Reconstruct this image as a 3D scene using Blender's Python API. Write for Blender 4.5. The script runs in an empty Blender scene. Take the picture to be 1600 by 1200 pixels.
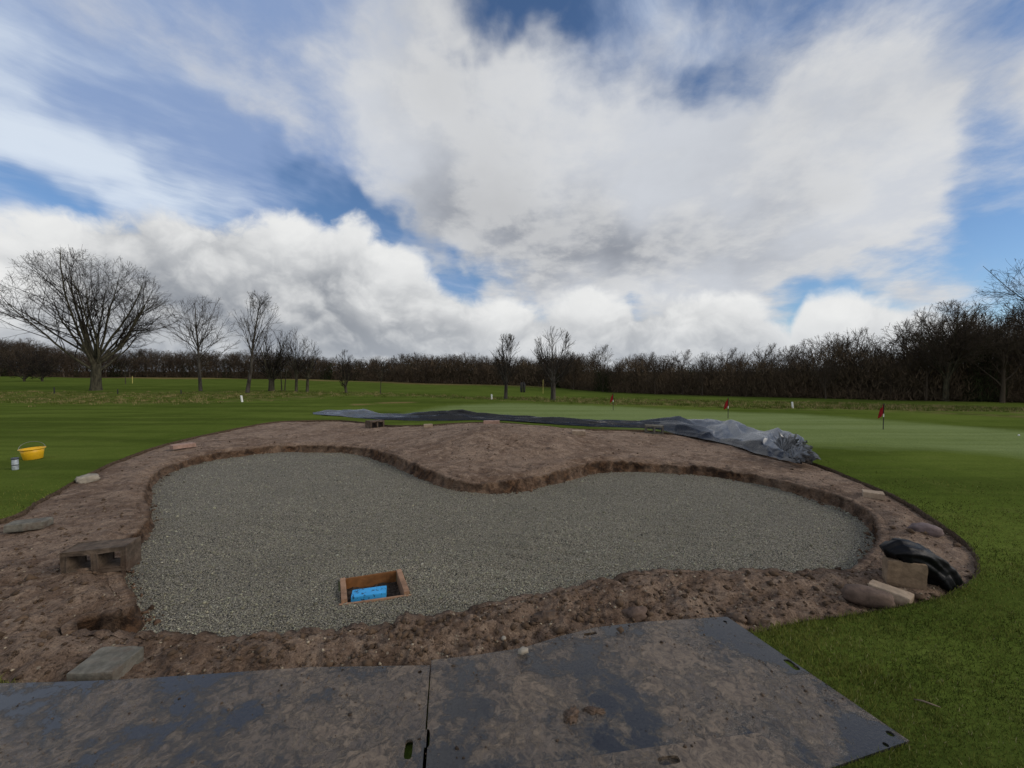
import bpy, bmesh, math, random, time
import numpy as np
from mathutils import Vector, Matrix, noise as mnoise
from mathutils.geometry import tessellate_polygon

T0 = time.time()
SC = bpy.context.scene
COL = SC.collection
R = math.radians

# ------------------------------------------------------------------ camera
CAM_H, FPX, HOR = 1.65, 615.0, 581.0          # eye height (m), focal length and horizon row of the 1600 x 1200 photograph
PITCH = math.atan((600.0 - HOR) / FPX)
cam_data = bpy.data.cameras.new('camera')
cam_data.sensor_width = 36.0
cam_data.lens = FPX / 1600.0 * 36.0
cam_data.clip_start, cam_data.clip_end = 0.05, 6000.0
cam = bpy.data.objects.new('camera', cam_data)
cam.location = (0, 0, CAM_H)
cam.rotation_euler = (R(90) - PITCH, 0, 0)
COL.objects.link(cam)
SC.camera = cam
SC.view_settings.view_transform = 'Standard'
SC.view_settings.look = 'None'
SC.view_settings.exposure = 0.0
SC.view_settings.gamma = 1.0

CP, SP = math.cos(PITCH), math.sin(PITCH)
def ray(u, v):
    """unit direction into the world of a pixel of the photograph"""
    x, y = (u - 800.0) / FPX, (600.0 - v) / FPX
    d = Vector((x, CP + y * SP, -SP + y * CP))
    return d.normalized()

# ------------------------------------------------------------------ node helpers
class NT:
    """small wrapper that writes node trees as expressions"""
    def __init__(s, tree):
        s.t = tree; s.n = tree.nodes; s.l = tree.links
    def node(s, typ, **kw):
        n = s.n.new(typ)
        for k, v in kw.items(): setattr(n, k, v)
        return n
    def put(s, sock, val):
        if isinstance(val, bpy.types.NodeSocket): s.l.new(val, sock)
        elif val is not None:
            if isinstance(val, (tuple, list, Vector)):
                val = tuple(val)
                if len(sock.default_value) == 4 and len(val) == 3: val = val + (1.0,)
            sock.default_value = val
    def m(s, op, a, b=None, c=None, clamp=False):
        n = s.node('ShaderNodeMath', operation=op, use_clamp=clamp)
        for i, v in enumerate((a, b, c)):
            if v is not None: s.put(n.inputs[i], v)
        return n.outputs[0]
    def add(s, a, b): return s.m('ADD', a, b)
    def sub(s, a, b): return s.m('SUBTRACT', a, b)
    def mul(s, a, b): return s.m('MULTIPLY', a, b)
    def v(s, op, a, b=None, scale=None):
        n = s.node('ShaderNodeVectorMath', operation=op)
        s.put(n.inputs[0], a)
        if b is not None: s.put(n.inputs[1], b)
        if scale is not None: s.put(n.inputs['Scale'], scale)
        return n.outputs['Value'] if op in ('DOT_PRODUCT', 'LENGTH', 'DISTANCE') else n.outputs[0]
    def noise(s, vec, scale, detail=6, rough=0.55, dist=0.0, color=False, lac=2.0):
        n = s.node('ShaderNodeTexNoise')
        s.put(n.inputs['Vector'], vec); s.put(n.inputs['Scale'], scale); n.inputs['Detail'].default_value = detail
        n.inputs['Roughness'].default_value = rough; n.inputs['Distortion'].default_value = dist
        n.inputs['Lacunarity'].default_value = lac
        return n.outputs['Color'] if color else n.outputs['Fac']
    def voronoi(s, vec, scale, feature='F1', out='Distance', rand=1.0):
        n = s.node('ShaderNodeTexVoronoi', feature=feature)
        s.put(n.inputs['Vector'], vec); s.put(n.inputs['Scale'], scale); n.inputs['Randomness'].default_value = rand
        return n.outputs[out]
    def step(s, x, lo, hi, a=0.0, b=1.0, smooth=True):
        n = s.node('ShaderNodeMapRange', interpolation_type='SMOOTHSTEP' if smooth else 'LINEAR')
        n.clamp = True if not smooth else n.clamp
        for k, val in zip(('Value', 'From Min', 'From Max', 'To Min', 'To Max'), (x, lo, hi, a, b)): s.put(n.inputs[k], val)
        return n.outputs[0]
    def mix(s, f, a, b, blend='MIX'):
        n = s.node('ShaderNodeMix', data_type='RGBA', blend_type=blend)
        s.put(n.inputs[0], f); s.put(n.inputs[6], a); s.put(n.inputs[7], b)
        return n.outputs[2]
    def xyz(s, vec):
        n = s.node('ShaderNodeSeparateXYZ'); s.put(n.inputs[0], vec); return n.outputs
    def comb(s, x, y, z):
        n = s.node('ShaderNodeCombineXYZ')
        for i, q in enumerate((x, y, z)): s.put(n.inputs[i], q)
        return n.outputs[0]
    def ramp(s, f, stops, interp='LINEAR'):
        n = s.node('ShaderNodeValToRGB'); cr = n.color_ramp; cr.interpolation = interp
        while len(cr.elements) < len(stops): cr.elements.new(0.5)
        for e, (p, c) in zip(cr.elements, stops):
            e.position = p; e.color = tuple(c) + (1.0,) if isinstance(c, (tuple, list)) else (c, c, c, 1.0)
        s.put(n.inputs[0], f)
        return n.outputs[0]

def srgb(r, g, b):
    return tuple(((c / 255.0) / 12.92 if c / 255.0 <= 0.04045 else ((c / 255.0 + 0.055) / 1.055) ** 2.4) for c in (r, g, b))

# ------------------------------------------------------------------ world: winter sky with broken cloud
SUN_EL, SUN_AZ = 30.0, 105.0     # degrees; azimuth clockwise from +Y: off to the right, behind thin cloud
def build_world():
    w = bpy.data.worlds.new('World'); SC.world = w; w.use_nodes = True
    w.cycles.sampling_method = 'MANUAL'; w.cycles.sample_map_resolution = 256
    w.node_tree.nodes.clear()
    T = NT(w.node_tree)
    d = T.v('NORMALIZE', T.node('ShaderNodeTexCoord').outputs['Generated'])
    x, y, z = T.xyz(d)
    sky = T.node('ShaderNodeTexSky', sky_type='NISHITA', sun_disc=False)
    sky.sun_elevation, sky.sun_rotation = R(SUN_EL), R(SUN_AZ)
    sky.air_density, sky.dust_density, sky.ozone_density = 1.0, 0.2, 2.5
    blue = T.v('MULTIPLY', sky.outputs[0], (0.082, 0.094, 0.108))
    # wobble the direction so that no cloud outline is an ellipse
    wob = T.v('SUBTRACT', T.noise(d, 3.0, 4, 0.58, color=True), (0.5, 0.5, 0.5))
    dw = T.v('MULTIPLY_ADD', wob, (0.40, 0.40, 0.34))
    T.put(dw.node.inputs[2], d)
    def blob(u, v, rx, ry, rot=0.0):
        """soft ellipse of sky round a direction; radii in degrees; rot tilts it clockwise"""
        c = ray(u, v)
        e1 = Vector((c.y, -c.x, 0)).normalized(); e2 = e1.cross(c)
        a = R(-rot)
        f1 = e1 * math.cos(a) + e2 * math.sin(a); f2 = e2 * math.cos(a) - e1 * math.sin(a)
        n = T.node('ShaderNodeMapping', vector_type='TEXTURE')
        T.put(n.inputs['Vector'], dw)
        n.inputs['Location'].default_value = c
        n.inputs['Rotation'].default_value = Matrix((f1, f2, f1.cross(f2))).transposed().to_euler()
        n.inputs['Scale'].default_value = (R(rx), R(ry), 0.9)
        r2 = T.v('DOT_PRODUCT', n.outputs[0], n.outputs[0])
        return T.m('POWER', 0.36788, r2)
    def total(items, base):
        s = base
        for amp, args in items: s = T.m('MULTIPLY_ADD', blob(*args), amp, s)
        return s
    def noise2(vec, scale, detail, rough, dist=0.0):
        f = T.noise(vec, scale, detail, rough, dist); f.node.noise_dimensions = '2D'
        return f
    zz = T.m('MAXIMUM', T.add(z, 0.22), 0.05)
    plane = T.v('MULTIPLY_ADD', wob, (0.16, 0.16, 0.0)); T.put(plane.node.inputs[2], T.v('SCALE', d, scale=T.m('DIVIDE', 1.0, zz)))
    # --- thin veil, drawn out a little along the wind
    mp = T.node('ShaderNodeMapping'); T.put(mp.inputs['Vector'], plane)
    mp.inputs['Rotation'].default_value = (0, 0, R(-48)); 
    st = T.v('MULTIPLY', mp.outputs[0], (0.75, 1.9, 0.0))
    streak = noise2(st, 1.3, 8, 0.60)
    gaps = [(-0.40, (40, 268, 9, 2.2, 12)), (-0.30, (260, 258, 13, 2.0, 24)), (-0.44, (540, 320, 9, 2.2, 16)),
            (-0.46, (815, 30, 8, 3.8, -4)), (-0.36, (1150, 112, 7, 3.2)), (-0.55, (1592, 180, 4.0, 10)), (-0.5, (1243, 482, 3.2, 2.6))]
    gap = total(gaps, 0.0)
    wisp = blob(110, 195, 13, 4.4, 24)
    veil_f = total([(0.30, (150, 50, 26, 14)), (0.32, (430, 120, 20, 13)), (0.10, (1250, 20, 20, 8)), (0.2, (640, 60, 9, 6)), (-0.14, (1480, 40, 12, 6))], T.add(T.add(streak, gap), T.mul(wisp, 0.40)))
    veil = T.step(veil_f, 0.36, 0.86)
    veil_c = T.mix(T.step(T.m('MULTIPLY_ADD', wisp, 0.42, streak), 0.42, 0.92), srgb(143, 165, 204), srgb(226, 235, 245))
    out = T.mix(T.mul(veil, 0.84), blue, veil_c)
    # --- the big grey-white sheet overhead
    n1 = noise2(plane, 1.7, 10, 0.61)
    sun_d = Vector((math.sin(R(SUN_AZ)), math.cos(R(SUN_AZ)), 0)) * 0.16
    n2 = noise2(T.v('ADD', plane, tuple(sun_d)), 1.7, 8, 0.61)
    behind = T.step(y, 0.25, -0.35, 0.0, 0.34)          # the broken sheet goes on overhead and behind
    mass_f = total([(0.52, (690, 170, 15, 13)), (0.60, (980, 300, 20, 13)), (0.62, (1370, 245, 17, 12)), (0.45, (1080, 425, 19, 5.5)),
                    (-0.35, (1340, 425, 6, 2.0)), (-0.55, (330, 262, 17, 5.0, 20)), (-0.3, (690, 425, 6, 2, 18)), (-0.2, (1570, 400, 5, 5))],
                   T.add(T.add(T.mul(n1, 1.05), behind), T.mul(gap, 0.80)))
    mass = T.step(mass_f, 0.46, 0.92)
    lit = T.step(T.sub(n1, n2), -0.12, 0.14)
    thick = T.step(total([(0.54, (800, 345, 14, 6)), (0.52, (960, 395, 11, 4)), (0.36, (1230, 340, 10, 5)), (0.25, (740, 120, 10, 8)),
                          (-0.45, (1440, 280, 9, 5)), (-0.30, (560, 215, 6, 5)), (-0.25, (1380, 345, 7, 3))], T.mul(n1, 0.8)), 0.15, 1.30)
    mass_c = T.mix(thick, srgb(206, 210, 217), srgb(134, 139, 149))
    mass_c = T.mix(T.mul(lit, 0.52), mass_c, srgb(226, 226, 225))
    out = T.mix(mass, out, mass_c)
    # --- bank of cumulus standing on the horizon
    az = T.m('ARCTAN2', x, y)
    el = T.m('ARCSINE', z)
    prof = [(-1000, 345), (0, 335), (95, 322), (175, 300), (235, 292), (300, 306), (400, 322), (480, 330), (560, 345), (630, 385), (690, 425), (745, 452), (800, 462), (880, 455),
            (1000, 448), (1090, 440), (1180, 452), (1222, 490), (1243, 500), (1262, 455), (1330, 440), (1400, 452), (1480, 468), (1560, 470), (2600, 440)]
    stops = []
    for u, v in prof:
        dd = ray(u, v); stops.append(((math.atan2(dd.x, dd.y) / math.pi + 1) / 2, math.asin(dd.z) / 0.6))
    top = T.mul(T.ramp(T.m('MULTIPLY_ADD', az, 0.5 / math.pi, 0.5), stops), 0.6)
    db = T.v('MULTIPLY_ADD', wob, (0.20, 0.20, 0.20)); T.put(db.node.inputs[2], T.v('MULTIPLY', d, (1.0, 1.0, 1.25)))
    def billow(vec, det):
        return T.add(T.mul(T.sub(0.6, T.voronoi(vec, 7.0)), 0.42), T.mul(T.noise(vec, 6.0, det, 0.58), 1.05))
    b1 = billow(db, 8)
    b2 = billow(T.v('ADD', db, tuple(Vector((0.35, 0.1, 0.93)) * 0.032)), 4)
    depth = T.add(T.sub(top, el), T.mul(T.sub(b1, 0.60), 0.17))
    bank = T.step(depth, -0.006, 0.036)
    blit = T.step(T.sub(b1, b2), -0.10, 0.22)
    gry = T.step(T.add(T.mul(depth, 2.2), T.mul(T.sub(0.60, b1), 1.0)), 0.02, 0.60)
    side = T.step(az, -0.45, 0.02)                       # the left-hand bank is the thicker and greyer one
    gry = T.mul(gry, T.step(side, 0.0, 1.0, 1.0, 0.80, smooth=False))
    bank_c = T.mix(gry, srgb(229, 230, 230), srgb(144, 149, 157))
    bank_c = T.mix(T.mul(blit, 0.42), bank_c, srgb(248, 248, 246))
    bank_c = T.mix(T.step(el, 0.14, 0.0, 0.0, 0.25), bank_c, srgb(200, 208, 218))
    out = T.mix(bank, out, bank_c)
    # below the horizon: dull ground colour (hidden by the terrain)
    out = T.mix(T.step(z, -0.02, -0.06), out, (0.03, 0.035, 0.02))
    bg = T.node('ShaderNodeBackground'); T.put(bg.inputs[0], out); bg.inputs[1].default_value = 1.0
    o = T.node('ShaderNodeOutputWorld'); T.l.new(bg.outputs[0], o.inputs[0])
build_world()

sun_l = bpy.data.lights.new('sun', 'SUN'); sun_l.energy = 1.5; sun_l.angle = R(28); sun_l.color = (1.0, 0.90, 0.77)
sun = bpy.data.objects.new('sun', sun_l); COL.objects.link(sun)
sun.rotation_euler = Vector((-math.sin(R(SUN_AZ)) * math.cos(R(SUN_EL)), -math.cos(R(SUN_AZ)) * math.cos(R(SUN_EL)), -math.sin(R(SUN_EL)))).to_track_quat('-Z', 'Y').to_euler()

# ------------------------------------------------------------------ numeric helpers
_rng = np.random.default_rng(7)
_perm = np.concatenate([_rng.permutation(512)] * 3)
_ga = _rng.uniform(0, 2 * np.pi, 512); _gx, _gy = np.cos(_ga), np.sin(_ga)
def pnoise(x, y, seed=0):
    x = np.asarray(x, float) + seed * 17.13; y = np.asarray(y, float) + seed * 9.71
    xi, yi = np.floor(x).astype(int), np.floor(y).astype(int)
    xf, yf = x - xi, y - yi
    u, v = xf * xf * xf * (xf * (xf * 6 - 15) + 10), yf * yf * yf * (yf * (yf * 6 - 15) + 10)
    def g(ix, iy, dx, dy):
        h = _perm[(_perm[ix & 511] + (iy & 511)) & 511]
        return _gx[h] * dx + _gy[h] * dy
    a = g(xi, yi, xf, yf); b = g(xi + 1, yi, xf - 1, yf); c = g(xi, yi + 1, xf, yf - 1); d = g(xi + 1, yi + 1, xf - 1, yf - 1)
    return (a + (b - a) * u) * (1 - v) + (c + (d - c) * u) * v
def fbm(x, y, oct=4, seed=0, rough=0.5):
    s, a, f = 0.0, 1.0, 1.0
    for i in range(oct):
        s = s + a * pnoise(x * f, y * f, seed + i * 3); a *= rough; f *= 2.03
    return s
def ridge(x, y, oct=3, seed=0, rough=0.55):
    s, a, f = 0.0, 1.0, 1.0
    for i in range(oct):
        s = s + a * (1 - 2.2 * np.abs(pnoise(x * f, y * f, seed + i * 3))); a *= rough; f *= 2.1
    return s
def sstep(lo, hi, x):
    t = np.clip((np.asarray(x, float) - lo) / (hi - lo), 0, 1); return t * t * (3 - 2 * t)

def ground(x, y):
    """height of the turf"""
    x = np.asarray(x, float); y = np.asarray(y, float)
    r = np.hypot(x, y)
    drop = 2.0 * sstep(20, 75, y + 0.6 * x)
    und = (0.22 * np.sin(0.060 * x + 1.0) * np.sin(0.075 * y + 0.4) + 0.07 * np.sin(0.16 * x + 0.13 * y)) * sstep(17, 45, r)
    lip = 0.16 * np.exp(-(((x + 0.3) / 3.0) ** 2 + ((y - 11.6) / 2.4) ** 2))
    return -drop + und + lip + 3.5 * sstep(190, 520, r) + 0.012 * np.sin(0.9 * x + 0.5) * np.sin(0.8 * y)

def hit(u, v, dz=0.0):
    """where the line of sight through a pixel meets the ground (raised by dz)"""
    d = ray(u, v); o = Vector((0, 0, CAM_H)); t0, t = 0.3, 0.3
    while t < 420:
        p = o + d * t
        if p.z < float(ground(p.x, p.y)) + dz: break
        t0 = t; t *= 1.03
    for _ in range(22):
        tm = 0.5 * (t0 + t); p = o + d * tm
        if p.z < float(ground(p.x, p.y)) + dz: t = tm
        else: t0 = tm
    p = o + d * t
    return Vector((p.x, p.y, float(ground(p.x, p.y)) + dz))
def at_depth(u, v, Y):
    d = ray(u, v); return Vector((0, 0, CAM_H)) + d * (Y / d.y)

def closed_curve(pts, step=0.03):
    P = np.array(pts, float); n = len(P); out = []
    for i in range(n):
        p0, p1, p2, p3 = P[i - 1], P[i], P[(i + 1) % n], P[(i + 2) % n]
        m = max(2, int(np.linalg.norm(p2 - p1) / step))
        t = (np.arange(m) / m)[:, None]
        out.append(0.5 * (2 * p1 + (p2 - p0) * t + (2 * p0 - 5 * p1 + 4 * p2 - p3) * t ** 2 + (3 * p1 - p0 - 3 * p2 + p3) * t ** 3))
    return np.concatenate(out)
def inside(poly, x, y):
    c = np.zeros(np.shape(x), bool); px, py = poly[:, 0], poly[:, 1]
    qx, qy = np.roll(px, -1), np.roll(py, -1)
    for a, b, c2, d in zip(px, py, qx, qy):
        if b == d: continue
        m = (b > y) != (d > y)
        if m.any(): c ^= m & (x < (c2 - a) * (y - b) / (d - b) + a)
    return c
def sdist(poly, x, y, lim=1.2):
    """signed distance to a fine closed polyline (positive inside) and its nearest point, exact within lim"""
    shp = np.shape(x); x = np.ravel(x); y = np.ravel(y)
    from mathutils.kdtree import KDTree
    kd = KDTree(len(poly))
    for i, p in enumerate(poly): kd.insert((p[0], p[1], 0.0), i)
    kd.balance()
    coarse = poly[::10]
    d = np.full(len(x), 1e9)
    for s in range(0, len(x), 40000):
        dx = x[s:s + 40000, None] - coarse[None, :, 0]; dy = y[s:s + 40000, None] - coarse[None, :, 1]
        d[s:s + 40000] = np.sqrt((dx * dx + dy * dy).min(1))
    idx = np.zeros(len(x), int)
    for i in np.nonzero(d < lim)[0]:
        co, j, dd = kd.find((x[i], y[i], 0.0)); d[i] = dd; idx[i] = j
    sg = np.where(inside(poly[::4], x, y), 1.0, -1.0)
    return (d * sg).reshape(shp), idx.reshape(shp)
def soft_mask(poly, x, y, w):
    """1 inside a coarse polygon, 0 outside, with an edge about w wide"""
    acc = np.zeros(np.shape(x))
    for dx, dy in ((0, 0), (w, 0), (-w, 0), (0, w), (0, -w), (.7 * w, .7 * w), (-.7 * w, .7 * w), (.7 * w, -.7 * w), (-.7 * w, -.7 * w)):
        acc += inside(poly, x + dx * 0.5, y + dy * 0.5)
    return acc / 9.0

# ------------------------------------------------------------------ object helpers
def mesh_from(name, V, F, mat=None, smooth=False, quads=True):
    """numpy vertices and faces (all of one size) into a mesh"""
    me = bpy.data.meshes.new(name)
    V = np.asarray(V, np.float32); F = np.asarray(F, np.int32)
    k = F.shape[1]
    me.vertices.add(len(V)); me.vertices.foreach_set('co', V.ravel())
    me.loops.add(F.size); me.loops.foreach_set('vertex_index', F.ravel())
    me.polygons.add(len(F)); me.polygons.foreach_set('loop_start', np.arange(0, F.size, k, dtype=np.int32))
    me.polygons.foreach_set('loop_total', np.full(len(F), k, np.int32))
    if smooth: me.polygons.foreach_set('use_smooth', np.ones(len(F), bool))
    me.update(calc_edges=True); me.validate()
    if mat: me.materials.append(mat)
    return me
def link(name, me, parent=None, loc=None, rz=None):
    o = bpy.data.objects.new(name, me); COL.objects.link(o)
    if parent: o.parent = parent
    if loc is not None: o.location = loc
    if rz is not None: o.rotation_euler = (0, 0, rz)
    return o
def tag(o, label=None, cat=None, group=None, kind=None):
    for k, val in (('label', label), ('category', cat), ('group', group), ('kind', kind)):
        if val: o[k] = val
    return o
def bm_obj(name, bm, mat, parent=None, smooth=False, loc=None, rz=None):
    me = bpy.data.meshes.new(name); bm.to_mesh(me); bm.free()
    if smooth:
        for p in me.polygons: p.use_smooth = True
    me.materials.append(mat)
    return link(name, me, parent, loc, rz)
def set_attr(me, name, arr):
    """per-vertex colour attribute from (n,3)"""
    a = me.color_attributes.new(name, 'FLOAT_COLOR', 'POINT')
    c = np.ones((len(me.vertices), 4), np.float32); c[:, :3] = arr
    a.data.foreach_set('color', c.ravel())

# ------------------------------------------------------------------ materials
def material(name):
    m = bpy.data.materials.new(name); m.use_nodes = True
    t = NT(m.node_tree); b = m.node_tree.nodes['Principled BSDF']
    return m, t, b
def obj_co(t): return t.node('ShaderNodeTexCoord').outputs['Object']
def bump(t, b, h, strength=0.5, dist=0.02):
    n = t.node('ShaderNodeBump'); n.inputs['Strength'].default_value = strength; n.inputs['Distance'].default_value = dist
    t.put(n.inputs['Height'], h); t.l.new(n.outputs[0], b.inputs['Normal'])
def simple(name, col, rough=0.6, var=0.25, scale=12.0, spec=0.4, metal=0.0, bmp=0.0, dirt=None, dirt_amt=0.5):
    m, t, b = material(name); co = obj_co(t)
    n = t.noise(co, scale, 6, 0.6)
    c = t.mix(t.step(n, 0.3, 0.7), tuple(q * (1 - var) for q in col), tuple(min(1, q * (1 + var)) for q in col))
    if dirt: c = t.mix(t.mul(t.step(t.noise(co, scale * 0.55, 7, 0.65), 0.45, 0.72), dirt_amt), c, dirt)
    t.put(b.inputs['Base Color'], c); b.inputs['Roughness'].default_value = rough
    b.inputs['Specular IOR Level'].default_value = spec; b.inputs['Metallic'].default_value = metal
    if bmp: bump(t, b, t.noise(co, scale * 3, 6, 0.65), bmp, 0.01)
    return m

def mat_grass():
    m, t, b = material('turf'); co = obj_co(t)
    at = t.node('ShaderNodeAttribute'); at.attribute_name = 'zone'
    green, rough, straw = t.xyz(at.outputs['Color'])
    big = t.noise(co, 0.22, 5, 0.6); mid = t.noise(co, 2.3, 6, 0.6); fine = t.noise(co, 38.0, 5, 0.7)
    band = t.noise(t.v('MULTIPLY', co, (0.10, 1.1, 1.0)), 0.9, 4, 0.55)
    fair = t.mix(t.step(big, 0.35, 0.65), (0.088, 0.122, 0.021), (0.126, 0.164, 0.031))
    fair = t.mix(t.mul(t.step(band, 0.44, 0.60), 0.60), fair, (0.060, 0.082, 0.016))
    fair = t.mix(t.mul(t.step(mid, 0.5, 0.75), 0.30), fair, (0.165, 0.178, 0.048))
    grn = t.mix(t.step(band, 0.40, 0.62), (0.178, 0.225, 0.076), (0.218, 0.268, 0.102))
    rgh = t.mix(t.step(t.noise(co, 1.1, 6, 0.7), 0.40, 0.62), (0.070, 0.090, 0.018), (0.190, 0.165, 0.062))
    rgh = t.mix(t.step(t.noise(co, 0.45, 5, 0.6), 0.40, 0.62), rgh, fair)
    c = t.mix(green, fair, grn); c = t.mix(rough, c, rgh)
    c = t.mix(straw, c, (0.24, 0.17, 0.075))
    lit_ = t.node('ShaderNodeAttribute'); lit_.attribute_name = 'litter'
    c = t.mix(t.xyz(lit_.outputs['Color'])[0], c, t.mix(mid, (0.05, 0.034, 0.022), (0.11, 0.075, 0.045)))
    c = t.mix(t.step(fine, 0.3, 0.7, 0.38, 0.0), c, (0.018, 0.030, 0.006))
    t.put(b.inputs['Base Color'], c); b.inputs['Roughness'].default_value = 0.9; b.inputs['Specular IOR Level'].default_value = 0.0
    bump(t, b, t.add(t.mul(fine, 0.5), t.noise(co, 9.0, 5, 0.6)), 0.55, 0.03)
    return m
def mat_blade():
    m, t, b = material('grass_blade')
    at = t.node('ShaderNodeAttribute'); at.attribute_name = 'tint'
    t.put(b.inputs['Base Color'], at.outputs['Color']); b.inputs['Roughness'].default_value = 0.7; b.inputs['Specular IOR Level'].default_value = 0.06
    return m
def mat_soil():
    m, t, b = material('bare_soil'); co = obj_co(t)
    at = t.node('ShaderNodeAttribute'); at.attribute_name = 'dark_soil'
    dark_soil = t.xyz(at.outputs['Color'])[0]
    big = t.noise(co, 0.9, 6, 0.6); mid = t.noise(co, 7.5, 8, 0.70, 0.5); grit = t.noise(co, 24.0, 6, 0.72, 0.3); fine = t.noise(co, 75.0, 5, 0.7)
    c = t.mix(t.step(big, 0.36, 0.64), (0.210, 0.135, 0.090), (0.335, 0.235, 0.166))
    stre = t.noise(t.v('MULTIPLY', co, (1.0, 1.0, 2.0)), 2.6, 9, 0.72, 1.1)
    c = t.mix(t.mul(t.step(stre, 0.50, 0.62), 0.60), c, (0.470, 0.340, 0.240)); c = t.mix(t.mul(t.step(stre, 0.47, 0.36), 0.60), c, (0.130, 0.076, 0.048))
    c = t.mix(t.mul(t.step(mid, 0.50, 0.66), 0.75), c, (0.480, 0.350, 0.250))
    c = t.mix(t.mul(t.step(mid, 0.47, 0.33), 0.80), c, (0.075, 0.046, 0.030))
    c = t.mix(t.mul(t.step(grit, 0.46, 0.33), 0.80), c, (0.040, 0.025, 0.017))
    c = t.mix(t.mul(t.step(grit, 0.56, 0.70), 0.50), c, (0.40, 0.31, 0.22))
    c = t.mix(t.step(fine, 0.34, 0.62, 0.45, 0.0), c, (0.038, 0.025, 0.017))
    st = t.voronoi(co, 26.0); cell = t.voronoi(co, 26.0, out='Color')
    peb = t.mul(t.m('GREATER_THAN', t.xyz(cell)[0], 0.92), t.step(st, 0.26, 0.16))
    c = t.mix(t.mul(peb, 0.75), c, (0.40, 0.34, 0.26))
    c = t.mix(dark_soil, c, t.mix(t.step(mid, 0.42, 0.62), (0.032, 0.018, 0.011), (0.150, 0.082, 0.045)))  # vertex mask blends to a darker brown
    t.put(b.inputs['Base Color'], c)
    t.put(b.inputs['Roughness'], t.step(mid, 0.3, 0.6, 0.65, 0.95)); b.inputs['Specular IOR Level'].default_value = 0.15
    bump(t, b, t.add(t.add(t.mul(mid, 1.2), t.mul(grit, 0.9)), t.mul(fine, 0.3)), 1.0, 0.05)
    return m
def mat_gravel():
    m, t, b = material('pea_gravel'); co = obj_co(t)
    ds = t.voronoi(co, 105.0); cell = t.xyz(t.voronoi(co, 105.0, out='Color'))[0]
    c = t.ramp(cell, [(0.0, (0.135, 0.117, 0.084)), (0.3, (0.225, 0.198, 0.146)), (0.65, (0.300, 0.268, 0.200)), (0.9, (0.40, 0.36, 0.275)), (1.0, (0.50, 0.46, 0.35))])
    c = t.mix(t.step(ds, 0.38, 0.75), c, (0.018, 0.017, 0.014))
    c = t.mix(t.mul(t.step(t.noise(co, 0.9, 5, 0.6), 0.4, 0.7), 0.25), c, (0.10, 0.09, 0.07))
    t.put(b.inputs['Base Color'], c); b.inputs['Roughness'].default_value = 0.75; b.inputs['Specular IOR Level'].default_value = 0.3
    bump(t, b, t.sub(1.0, ds), 0.9, 0.012)
    return m
def mat_tinted(name, rough=0.8, spec=0.25, bscale=60.0):
    m, t, b = material(name); co = obj_co(t)
    at = t.node('ShaderNodeAttribute'); at.attribute_name = 'tint'
    c = t.mix(t.step(t.noise(co, bscale, 4, 0.6), 0.3, 0.7, 0.3, 0.0), at.outputs['Color'], (0.03, 0.022, 0.016))
    t.put(b.inputs['Base Color'], c); b.inputs['Roughness'].default_value = rough; b.inputs['Specular IOR Level'].default_value = spec
    return m
def mat_ground_mat(more=0.0):
    m, t, b = material('muddy_plastic'); co = obj_co(t)
    big = t.noise(co, 1.5, 5, 0.6, 0.4); patch = t.noise(co, 4.2, 9, 0.68, 0.9); curd = t.noise(co, 22.0, 7, 0.72, 1.0); fine = t.noise(co, 95.0, 4, 0.7)
    lvl = t.add(t.mul(big, 1.25), t.add(t.mul(patch, 0.65), t.m('MULTIPLY_ADD', curd, 0.32, more)))      # about 1.1 on average
    film = t.step(lvl, 1.02, 1.16); mud = t.step(lvl, 1.17, 1.25)
    plastic = t.mix(t.step(fine, 0.3, 0.7), (0.022, 0.021, 0.021), (0.040, 0.038, 0.037))
    film_c = t.mix(t.step(curd, 0.36, 0.64), (0.066, 0.047, 0.032), (0.165, 0.120, 0.080))
    mud_c = t.mix(t.step(curd, 0.36, 0.62), (0.070, 0.047, 0.030), (0.205, 0.150, 0.098))
    c = t.mix(t.mul(film, 0.80), plastic, film_c); c = t.mix(t.mul(mud, 0.72), c, mud_c)
    c = t.mix(t.mul(t.step(t.noise(co, 40.0, 5, 0.7), 0.62, 0.68), 0.8), c, (0.022, 0.016, 0.012))
    t.put(b.inputs['Base Color'], c)
    t.put(b.inputs['Roughness'], t.m('ADD', t.add(t.mul(film, 0.08), t.mul(mud, 0.24)), t.step(patch, 0.3, 0.7, 0.10, 0.20)))
    b.inputs['Specular IOR Level'].default_value = 0.65
    bump(t, b, t.add(t.mul(t.mul(film, curd), 0.9), t.add(t.mul(mud, 0.5), t.mul(fine, 0.06))), 0.9, 0.010)
    return m
def mat_bark(name, c1, c2, scale=6.0):
    m, t, b = material(name); co = obj_co(t)
    n = t.noise(t.v('MULTIPLY', co, (1, 1, 0.25)), scale, 6, 0.65)
    t.put(b.inputs['Base Color'], t.mix(t.step(n, 0.35, 0.65), c1, c2)); b.inputs['Roughness'].default_value = 0.9; b.inputs['Specular IOR Level'].default_value = 0.15
    bump(t, b, n, 0.6, 0.04)
    return m
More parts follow.
